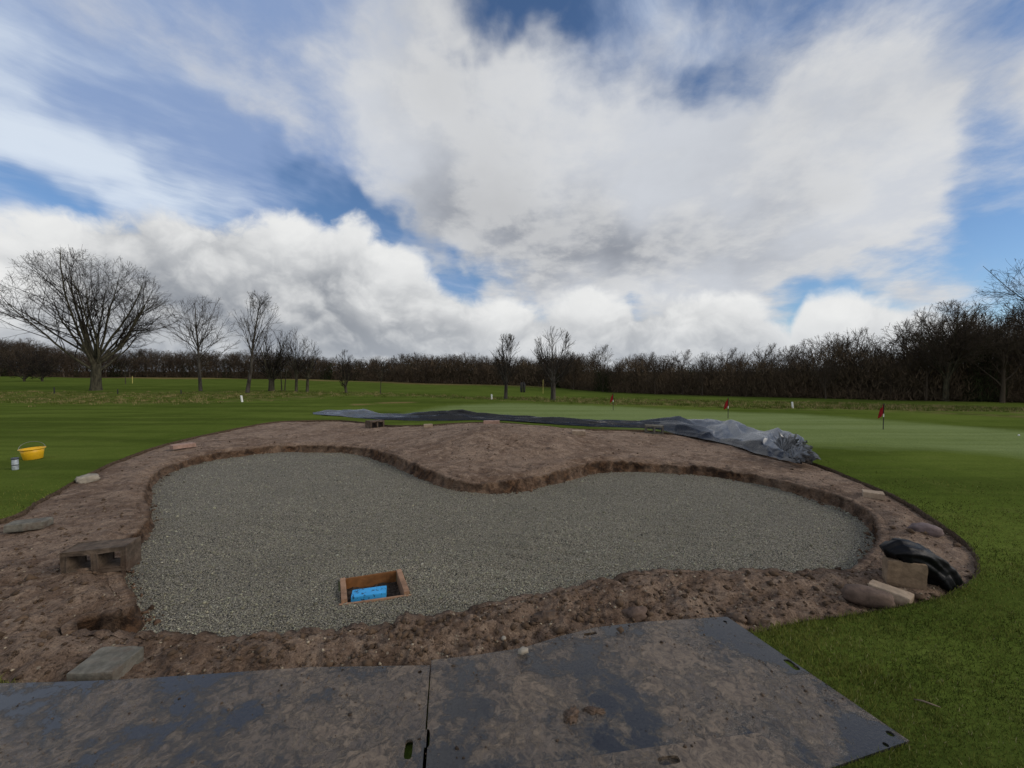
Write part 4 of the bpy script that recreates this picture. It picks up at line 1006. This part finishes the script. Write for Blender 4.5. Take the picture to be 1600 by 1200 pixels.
# ------------------------------------------------------------------ bare winter trees
def unit(a): return a / (np.linalg.norm(a, axis=-1, keepdims=True) + 1e-9)
def perp(d, g):
    r_ = g.normal(0, 1, d.shape); r_ -= (r_ * d).sum(-1, keepdims=True) * d
    return unit(r_)
def run(start, d, length, n, wob, trop, g):
    """polylines (B, n+1, 3): each step wanders a little and bends by trop towards the sky"""
    B = len(start); pts = [start]; d = unit(d)
    for _ in range(n):
        d = unit(d + g.normal(0, wob, (B, 3)) + np.array([0, 0, trop]))
        pts.append(pts[-1] + d * (length / n)[:, None])
    return np.stack(pts, 1)
def to_env(start, d, env):
    """distance along d to the crown ellipsoid"""
    c, rad = np.array(env[:3]), np.array(env[3:])
    o = (start - c) / rad; q = unit(d) / rad
    A = (q * q).sum(-1); Bq = (o * q).sum(-1); C = (o * o).sum(-1) - 1
    return (-Bq + np.sqrt(np.maximum(Bq * Bq - A * C, 0.0))) / A
def tubes(polys, rads, sides):
    """(B,n,3) polylines with (B,n) radii into one vertex and quad array"""
    B, n, _ = polys.shape
    t = np.empty_like(polys); t[:, 1:-1] = polys[:, 2:] - polys[:, :-2]; t[:, 0] = polys[:, 1] - polys[:, 0]; t[:, -1] = polys[:, -1] - polys[:, -2]
    t = unit(t); ref = np.where(np.abs(t[..., 2:]) > 0.9, np.array([1.0, 0, 0]), np.array([0, 0, 1.0]))
    a = unit(np.cross(t, ref)); b = np.cross(t, a)
    f = np.arange(sides) * 2 * np.pi / sides
    V = polys[:, :, None, :] + rads[:, :, None, None] * (a[:, :, None, :] * np.cos(f)[None, None, :, None] + b[:, :, None, :] * np.sin(f)[None, None, :, None])
    idx = np.arange(B * n * sides).reshape(B, n, sides); nx = np.roll(idx, -1, 2)
    F = np.stack([idx[:, :-1], nx[:, :-1], nx[:, 1:], idx[:, 1:]], -1).reshape(-1, 4)
    return V.reshape(-1, 3), F
def join(parts):
    Vs, Fs, o = [], [], 0
    for V, F in parts: Vs.append(V); Fs.append(F + o); o += len(V)
    return np.concatenate(Vs), np.concatenate(Fs)
def grow(seed, H, trunk, env, levels, twig_r=0.010, lean=0.0, trunk_sides=8, flare=1.2):
    """trunk = (height, radius, wobble); levels = list of dicts(n children, t range, angle range, reach, segments, wob, trop, rf)"""
    g = np.random.default_rng(seed)
    th_, tr, tw = trunk
    P = run(np.zeros((1, 3)), np.array([[lean, 0, 1.0]]), np.array([th_]), 9, tw, 0.02, g); P[:, 0] = (0, 0, -0.15)
    s = np.linspace(0, 1, 10)
    tip = levels[0].get('tip', 0.55)
    Rr = (tr * (1 - (1 - tip) * s) * (1 + (flare - 1) * np.exp(-s * 12)))[None]
    woody = [tubes(P, Rr, trunk_sides)]; fine = []
    cur, cr = P, Rr
    for li, L in enumerate(levels):
        n = L['n']; B, m, _ = cur.shape
        tpos = np.clip(np.sort(g.uniform(L['t'][0], L['t'][1], (B, n)), 1), 0, 1)
        if li == 0 and L.get('fan'): tpos = np.clip(np.linspace(L['t'][0], L['t'][1], n)[None] + g.normal(0, 0.03, (B, n)), 0, 1)
        if L.get('end'): tpos[:, -1] = 1.0
        f = tpos * (m - 1); i0 = np.clip(np.floor(f).astype(int), 0, m - 2); w_ = (f - i0)[..., None]
        bi = np.arange(B)[:, None]
        st = cur[bi, i0] * (1 - w_) + cur[bi, i0 + 1] * w_
        tn = unit(cur[bi, i0 + 1] - cur[bi, i0])
        r0 = cr[bi, i0] * (1 - w_[..., 0]) + cr[bi, i0 + 1] * w_[..., 0]
        st, tn, r0 = st.reshape(-1, 3), tn.reshape(-1, 3), r0.ravel()
        if li == 0:
            az = (np.arange(len(st)) * 2.39996 + g.uniform(0, 6.28)) + g.normal(0, 0.25, len(st))
            pr = np.stack([np.cos(az), np.sin(az), 0 * az], -1)
        else: pr = perp(tn, g)
        an = np.radians(g.uniform(L['a'][0], L['a'][1], len(st)))
        if L.get('end'): an = np.where(np.tile(np.arange(n) == n - 1, B), an * 0.2, an)
        d = unit(tn * np.cos(an)[:, None] + pr * np.sin(an)[:, None])
        d = unit(d + np.array([0, 0, L.get('lift', 0.0)]))
        reach = to_env(st, d, env)
        par_len = np.repeat(np.linalg.norm(cur[:, -1] - cur[:, 0], axis=1), n)
        ln = np.minimum(reach * g.uniform(0.80, 1.04, len(st)), L['len'] * g.uniform(0.6, 1.25, len(st)) * (par_len if li else H))
        ok = ln > L.get('min', 0.05); st, d, ln, r0 = st[ok], d[ok], ln[ok], r0[ok]
        cur = run(st, d, ln, L['seg'], L['wob'], L['trop'], g)
        s = np.linspace(0, 1, L['seg'] + 1)
        rb = np.maximum(r0 * L['rf'] * g.uniform(0.75, 1.1, len(r0)), twig_r * 1.1)
        cr = np.maximum(rb[:, None] * (1 - s * (1 - L.get('taper', 0.35)))[None], twig_r * (0.6 if li == len(levels) - 1 else 0.8))
        (woody if li < 1 else fine).append(tubes(cur, cr, 5 if li == 0 else (4 if li == 1 else 3)))
    return join(woody), join(fine)
def plant_tree(name, p, label, cat, wv, fv, m1, m2, group=None, rz=0.0):
    root = link(name, None, None, p, rz); tag(root, label, cat, group)
    link('trunk', mesh_from('trunk', wv[0], wv[1], m1, smooth=True), root)
    link('crown', mesh_from('crown', fv[0], fv[1], m2, smooth=False), root)
    return root
def size_at(u, vb, vt):
    p = hit(u, vb); return p, (vb - vt) / FPX * p.y, p.y / FPX      # foot, height, metres per pixel there

# the spreading oak
p, H, mpp = size_at(150, 610, 397)
wv, fv = grow(11, H, (H * 0.23, 0.40, 0.02), (-0.6 * mpp * 10, 0, H * 0.50, 119 * mpp, 105 * mpp, H * 0.52),
    [dict(n=17, t=(0.58, 1.0), a=(8, 60), len=0.9, seg=9, wob=0.085, trop=0.045, rf=0.42, taper=0.22, tip=0.80, fan=True),
     dict(n=10, t=(0.22, 1.0), a=(22, 55), len=0.52, seg=6, wob=0.13, trop=0.05, rf=0.55, taper=0.3, end=True),
     dict(n=7, t=(0.25, 1.0), a=(22, 55), len=0.46, seg=4, wob=0.18, trop=0.05, rf=0.6, taper=0.4, end=True),
     dict(n=5, t=(0.25, 1.0), a=(25, 65), len=0.52, seg=3, wob=0.22, trop=0.04, rf=0.6, taper=0.6)], 0.0080, 0.02, 12, 1.25)
plant_tree('oak_tree', p, 'large spreading bare oak with thick trunk standing alone on the course', 'tree', wv, fv, M['oak_bark'], M['twig']); print('oak', len(fv[1]))

def slim(seed, H, half, trunk_r, lean=0.0, dens=1.0, low=0.28, ang=(28, 58), th=0.92, cz=0.60, twig=0.009, n0=22, lift=0.1):
    return grow(seed, H, (H * th, trunk_r, 0.035), (lean * H * 0.5, 0, H * cz, half, half, H * (1.02 - cz)),
        [dict(n=n0, t=(low, 0.99), a=ang, len=0.55, seg=7, wob=0.09, trop=0.06, rf=0.42, taper=0.25, tip=0.12, lift=lift),
         dict(n=int(8 * dens), t=(0.15, 1.0), a=(22, 50), len=0.42, seg=4, wob=0.13, trop=0.05, rf=0.55, taper=0.4, end=True),
         dict(n=int(6 * dens), t=(0.1, 1.0), a=(20, 50), len=0.50, seg=3, wob=0.17, trop=0.03, rf=0.6, taper=0.6)], twig, lean, 8, 1.12)
def broom(seed, H, half, trunk_r, lean=0.0, dens=1.0, th=0.34, ang=(4, 46), twig=0.009, n0=13):
    return grow(seed, H, (H * th, trunk_r, 0.03), (lean * H * 0.4, 0, H * 0.62, half, half, H * 0.42),
        [dict(n=n0, t=(0.55, 1.0), a=ang, len=0.9, seg=7, wob=0.07, trop=0.10, rf=0.36, taper=0.22, tip=0.8, fan=True),
         dict(n=int(9 * dens), t=(0.15, 1.0), a=(15, 42), len=0.48, seg=4, wob=0.10, trop=0.07, rf=0.55, taper=0.4, end=True),
         dict(n=int(6 * dens), t=(0.15, 1.0), a=(15, 45), len=0.50, seg=3, wob=0.14, trop=0.05, rf=0.6, taper=0.6)], twig, lean, 8, 1.12)
singles = [  # u, foot row, top row, half width px, trunk radius, lean, density, lowest branch, angle, name, label, bark
    (313.5, 611, 459, 47, 0.13, 0.03, 1.0, 0.26, (30, 66), 'birch_tree', 'slender bare tree with a dark straight trunk, next to the big oak', 0),
    (386, 614, 455, 34, 0.14, 0.24, 0.85, 0.30, (18, 40), 'birch_tree', 'tall bare tree with a leaning trunk and upswept branches', 0),
    (424, 611, 514, 29, 0.24, 0.06, 1.5, 0.16, (22, 50), 'bare_tree', 'dense dark bare tree with a stout dividing trunk next to the leaning tree', 1),
    (440, 611, 540, 12, 0.05, 0.0, 0.8, 0.45, (20, 45), 'bare_tree', 'thin bare sapling standing close beside the stout dividing trunk', 1),
    (445, 610.5, 530, 13, 0.05, 0.02, 0.8, 0.45, (20, 45), 'bare_tree', 'thin bare sapling with a straight stem in the tree clump', 1),
    (463, 612, 513, 20, 0.11, 0.02, 1.2, 0.22, (22, 48), 'bare_tree', 'upright bare tree with a narrow twiggy crown in the clump', 1),
    (480, 612, 530, 21, 0.12, 0.06, 1.2, 0.22, (25, 52), 'bare_tree', 'lower rounded bare tree at the open end of the clump', 1),
    (541, 614.5, 548, 17, 0.11, 0.0, 1.2, 0.12, (18, 45), 'bare_tree', 'small bushy bare tree standing alone on the fairway', 1),
    (594.5, 616, 561, 14, 0.035, 0.0, 0.7, 0.28, (20, 45), 'sapling', 'small sapling with a thin stem on the open fairway', 1),
    (196, 600, 562, 12, 0.05, 0.0, 0.8, 0.25, (20, 45), 'sapling', 'small sapling seen beyond the trunk of the big oak', 1),
    (790, 623, 524, 25, 0.11, 0.05, 1.6, 0.36, (20, 48), 'bare_tree', 'smaller of two lone bare trees with pale upswept twigs', 0),
    (864, 625.5, 513, 32, 0.15, 0.03, 1.8, 0.34, (16, 44), 'bare_tree', 'larger of two lone bare trees, with a broad twiggy crown on a stout trunk', 0)]
for i_, (u, vb, vt, hw, tr, ln_, den, low, ang, nm, lab, bk_) in enumerate(singles):
    p, H, mpp = size_at(u, vb, vt)
    if u in (424, 463, 480, 541, 790, 864): wv, fv = broom(40 + i_, H, hw * mpp * 1.12, tr, ln_, den * 0.72, {424: 0.22, 541: 0.18, 790: 0.36, 864: 0.33}.get(u, 0.36), (8, 64), 0.0075)
    else: wv, fv = slim(40 + i_, H, hw * mpp * 1.15, tr, ln_, den, low, ang, 0.9 if H > 4 else 0.85, 0.56, 0.0068 if p.y < 40 else 0.011, 26 if hw > 20 else 14)
    plant_tree(nm, p, lab, 'tree', wv, fv, M['birch_bark' if bk_ == 0 else 'oak_bark'], M['grey_twig' if bk_ == 0 else 'twig'])
# two low wide thorn trees beyond the oak
for i_, (u, lab) in enumerate(((38, 'low wide thorn tree with forking stems beyond the oak'), (66, 'low wide thorn tree with spreading stems, close to the oak'))):
    p, H, mpp = size_at(u, 596, 546)
    wv, fv = grow(70 + i_, H, (H * 0.14, 0.16, 0.05), (0, 0, H * 0.52, 38 * mpp, 30 * mpp, H * 0.50),
        [dict(n=12, t=(0.2, 1.0), a=(25, 70), len=0.9, seg=6, wob=0.12, trop=0.03, rf=0.5, taper=0.3, tip=0.7, fan=True),
         dict(n=10, t=(0.2, 1.0), a=(25, 60), len=0.5, seg=4, wob=0.18, trop=0.0, rf=0.55, end=True),
         dict(n=8, t=(0.1, 1.0), a=(25, 65), len=0.5, seg=3, wob=0.2, trop=0.0, rf=0.6)], 0.02)
    plant_tree('thorn_tree', p, lab, 'tree', wv, fv, M['oak_bark'], M['twig'])
# dark twin stump and the tree reaching in at the right
p = hit(817, 613)
root = link('dark_bush', None, None, p); tag(root, 'dark ivy covered twin trunks between the two lone trees', 'bush')
for s in (-1, 1):
    link('stem', lump_mesh('stem', (0.42, 0.42, 2.0), 50 + s, M['black'], 0.5, 3, 0.3, 2.5), root).location = (0.24 * s, 0, 0.75)
p = hit(1690, 640); H = (640 - 372) / FPX * p.y; mpp = p.y / FPX
wv, fv = grow(95, H, (H * 0.34, 0.26, 0.03), (0, 0, H * 0.62, 130 * mpp, 120 * mpp, H * 0.40),
    [dict(n=12, t=(0.5, 1.0), a=(15, 62), len=0.8, seg=8, wob=0.10, trop=0.03, rf=0.45, taper=0.25, tip=0.75, fan=True),
     dict(n=9, t=(0.2, 1.0), a=(22, 52), len=0.48, seg=5, wob=0.14, trop=0.03, rf=0.55, end=True),
     dict(n=7, t=(0.15, 1.0), a=(22, 55), len=0.5, seg=4, wob=0.18, trop=0.03, rf=0.6, end=True),
     dict(n=4, t=(0.2, 1.0), a=(25, 60), len=0.5, seg=3, wob=0.2, trop=0.03, rf=0.6)], 0.010)
plant_tree('bare_tree', p, 'bare tree whose branches reach in against the sky at the end of the wood', 'tree', wv, fv, M['oak_bark'], M['twig'])

# ------------------------------------------------------------------ the wood behind the course
LINE = np.array([  # u, foot row, top row
    (-420, 588, 520), (-100, 588, 530), (0, 588.5, 530), (50, 588.5, 531), (110, 589, 545), (200, 589.5, 545), (270, 590, 546), (440, 592, 551), (505, 593, 556), (560, 595, 561), (600, 597, 556), (640, 598.5, 553),
    (680, 599.5, 552), (740, 600.5, 553), (790, 602, 560), (850, 604, 556), (900, 610, 549), (950, 614, 546), (1000, 616, 539), (1050, 617, 553), (1110, 619, 552), (1160, 620.5, 545), (1200, 621.5, 531),
    (1260, 623, 530), (1290, 623.5, 523), (1380, 626, 520), (1400, 626.5, 526), (1425, 627, 498), (1480, 628, 476), (1540, 629, 482), (1600, 630, 468), (1750, 634, 455), (2100, 640, 450)], float)
us = np.arange(-420, 2101, 10.0); vb_ = np.interp(us, LINE[:, 0], LINE[:, 1]); vt_ = np.interp(us, LINE[:, 0], LINE[:, 2])
foot = np.array([tuple(hit(u, v)) for u, v in zip(us, vb_)])
fdep = foot[:, 1].copy()
fdep = np.convolve(np.pad(fdep, 4, mode='edge'), np.ones(9) / 9, 'valid')
def wood_at(u, back):
    """foot and height of a wood tree on azimuth of column u, standing back metres behind the wood's edge"""
    Y = np.interp(u, us, fdep); k = 1 + back / max(30.0, Y); Y2 = Y * k
    x_ = (u - 800) / FPX * Y2; z_ = float(ground(x_, Y2))
    h_ = CAM_H - z_ + (HOR - np.interp(u, us, vt_)) / FPX * Y2
    return Vector((x_, Y2, z_)), h_
protos = []
for s in range(6):
    ww = (0.30, 0.36, 0.26, 0.40, 0.30, 0.34)[s]
    wv, fv = grow(200 + s, 1.0, (0.62, 0.020, 0.03), (0, 0, 0.60, ww, ww, 0.42),
        [dict(n=13, t=(0.25, 0.98), a=(18, 52), len=0.6, seg=5, wob=0.10, trop=0.05, rf=0.5, taper=0.3, tip=0.35, min=0.01),
         dict(n=9, t=(0.15, 1.0), a=(20, 52), len=0.5, seg=3, wob=0.15, trop=0.04, rf=0.55, end=True, min=0.005),
         dict(n=7, t=(0.1, 1.0), a=(20, 55), len=0.5, seg=2, wob=0.2, trop=0.03, rf=0.6, min=0.004)], 0.0016, 0.0, 6, 1.3)
    protos.append(join([wv, fv]))
print('proto quads', [len(q[1]) for q in protos])
pm = [mesh_from('woodland_tree', V, F, M['wood_twig']) for V, F in protos]
g = random.Random(4)
# trees of the nearer, right-hand wood, each its own thing
u = 872.0; n_w = 0
while u < 1700:
    for row in range(3):
        uu_ = u + g.uniform(-9, 9) + row * 7; back = row * 3.5 + g.uniform(0, 3.0)
        q, h_ = wood_at(uu_, back); s = h_ * (g.choice((0.80, 0.92, 1.0, 1.06, 1.16)) * g.uniform(0.96, 1.04) if row == 1 else g.uniform(0.55, 0.98))
        o = link('woodland_tree', pm[(n_w * 5 + row) % 6], None, q - Vector((0, 0, 0.1)), g.uniform(0, 6.28)); o.scale = (s, s, s)
        tag(o, 'bare brown tree in the dark wood behind the putting green', 'tree', 'trees of the near wood'); n_w += 1
    u += 32.0
# the great crown that tops the wood
q, h_ = wood_at(1478, 1.0); H = h_ * 1.03
wv, fv = grow(300, H, (H * 0.36, 0.30, 0.03), (0, 0, H * 0.62, 66 * q.y / FPX, 60 * q.y / FPX, H * 0.40),
    [dict(n=15, t=(0.5, 1.0), a=(8, 60), len=0.9, seg=8, wob=0.09, trop=0.03, rf=0.42, taper=0.22, tip=0.75, fan=True),
     dict(n=10, t=(0.2, 1.0), a=(22, 52), len=0.5, seg=5, wob=0.14, trop=0.03, rf=0.55, end=True),
     dict(n=8, t=(0.15, 1.0), a=(22, 55), len=0.5, seg=3, wob=0.18, trop=0.03, rf=0.6, end=True),
     dict(n=4, t=(0.15, 1.0), a=(25, 60), len=0.5, seg=2, wob=0.2, trop=0.03, rf=0.6)], 0.013)
plant_tree('oak_tree', q, 'tall bare oak whose rounded crown stands above the dark wood', 'tree', wv, fv, M['oak_bark'], M['wood_twig'])
# the far wood is one mass
parts = []
gg = np.random.default_rng(17)
u = -400.0
while u < 905:
    for row in range(3):
        uu_ = u + gg.uniform(-6, 6) + row * 4; q, h_ = wood_at(uu_, row * 6 + gg.uniform(0, 5)); s = h_ * (gg.uniform(0.92, 1.08) if row else gg.uniform(0.62, 0.95)); a = gg.uniform(0, 6.28)
        V, F = protos[int(gg.integers(6))]
        keep = gg.uniform(0, 1, len(F)) < 0.62
        c, s2 = math.cos(a), math.sin(a); W = 1.25 * s
        parts.append((np.stack([(V[:, 0] * c - V[:, 1] * s2) * W + q.x, (V[:, 0] * s2 + V[:, 1] * c) * W + q.y, V[:, 2] * s + q.z], 1), F[keep]))
    u += 15.0 if u > -60 else 40.0
V, F = join(parts)
usedv = np.unique(F); rm = np.full(len(V), -1); rm[usedv] = np.arange(len(usedv))
o = link('far_wood', mesh_from('far_wood', V[usedv], rm[F], M['wood_twig'])); tag(o, 'distant brown wood of bare trees closing off the course', 'woodland', kind='stuff'); print('far wood quads', len(F), 'near wood', n_w)
# brushwood that fills the wood from the ground up
def brush(name, u0, u1, n, depth, hfrac, ln_, wd, seed):
    g = np.random.default_rng(seed)
    uu = g.uniform(u0, u1, n); bk_ = g.uniform(0.5, depth, n); Y = np.interp(uu, us, fdep); Y2 = Y * (1 + bk_ / np.maximum(30, Y)); x = (uu - 800) / FPX * Y2
    z0 = ground(x, Y2); Hh = CAM_H - z0 + (HOR - np.interp(uu, us, vt_)) / FPX * Y2
    ed = 0.78 + 0.55 * fbm(x * 0.22, Y2 * 0.1, 3, 171)
    z = z0 + Hh * hfrac * ed * g.uniform(0, 1, n) ** 1.5
    d = unit(np.stack([g.normal(0, 0.55, n), g.normal(0, 0.55, n), np.abs(g.normal(0.7, 0.5, n))], -1)) * (g.uniform(0.5, 1.4, n) * ln_)[:, None]
    a = g.uniform(0, 6.283, n); w_ = np.stack([np.cos(a), np.sin(a) * 0.5, 0.2 * np.sin(a)], -1) * (g.uniform(0.5, 1.3, n) * wd)[:, None]
    P = np.stack([x, Y2, z], -1)
    me = mesh_from(name, np.stack([P - w_, P + w_, P + d], 1).reshape(-1, 3), np.arange(3 * n).reshape(-1, 3), M['brush'])
    pat = fbm(x * 0.12, z * 0.5, 3, 181)[:, None]; ev = (fbm(x * 0.10 + 9, Y2 * 0.1, 2, 191) > 0.30)[:, None]
    tint = np.where(ev, np.array([[0.030, 0.038, 0.014]]), np.array([[0.110, 0.080, 0.052]]) + pat * np.array([[0.035, 0.020, 0.012]])) * g.uniform(0.6, 1.3, (n, 1))
    set_attr(me, 'tint', np.repeat(tint, 3, 0)); return link(name, me)
tag(brush('undergrowth', 870, 1760, 150000, 13.0, 0.70, 0.9, 0.050, 5), 'dark tangled undergrowth filling the near wood', 'undergrowth', kind='stuff')
tag(brush('far_undergrowth', -300, 905, 150000, 26.0, 0.80, 1.5, 0.13, 6), 'brown tangled undergrowth filling the distant wood', 'undergrowth', kind='stuff')
print('done', round(time.time() - T0, 1), 'tris', sum(len(me.loops) - 2 * len(me.polygons) for me in bpy.data.meshes))
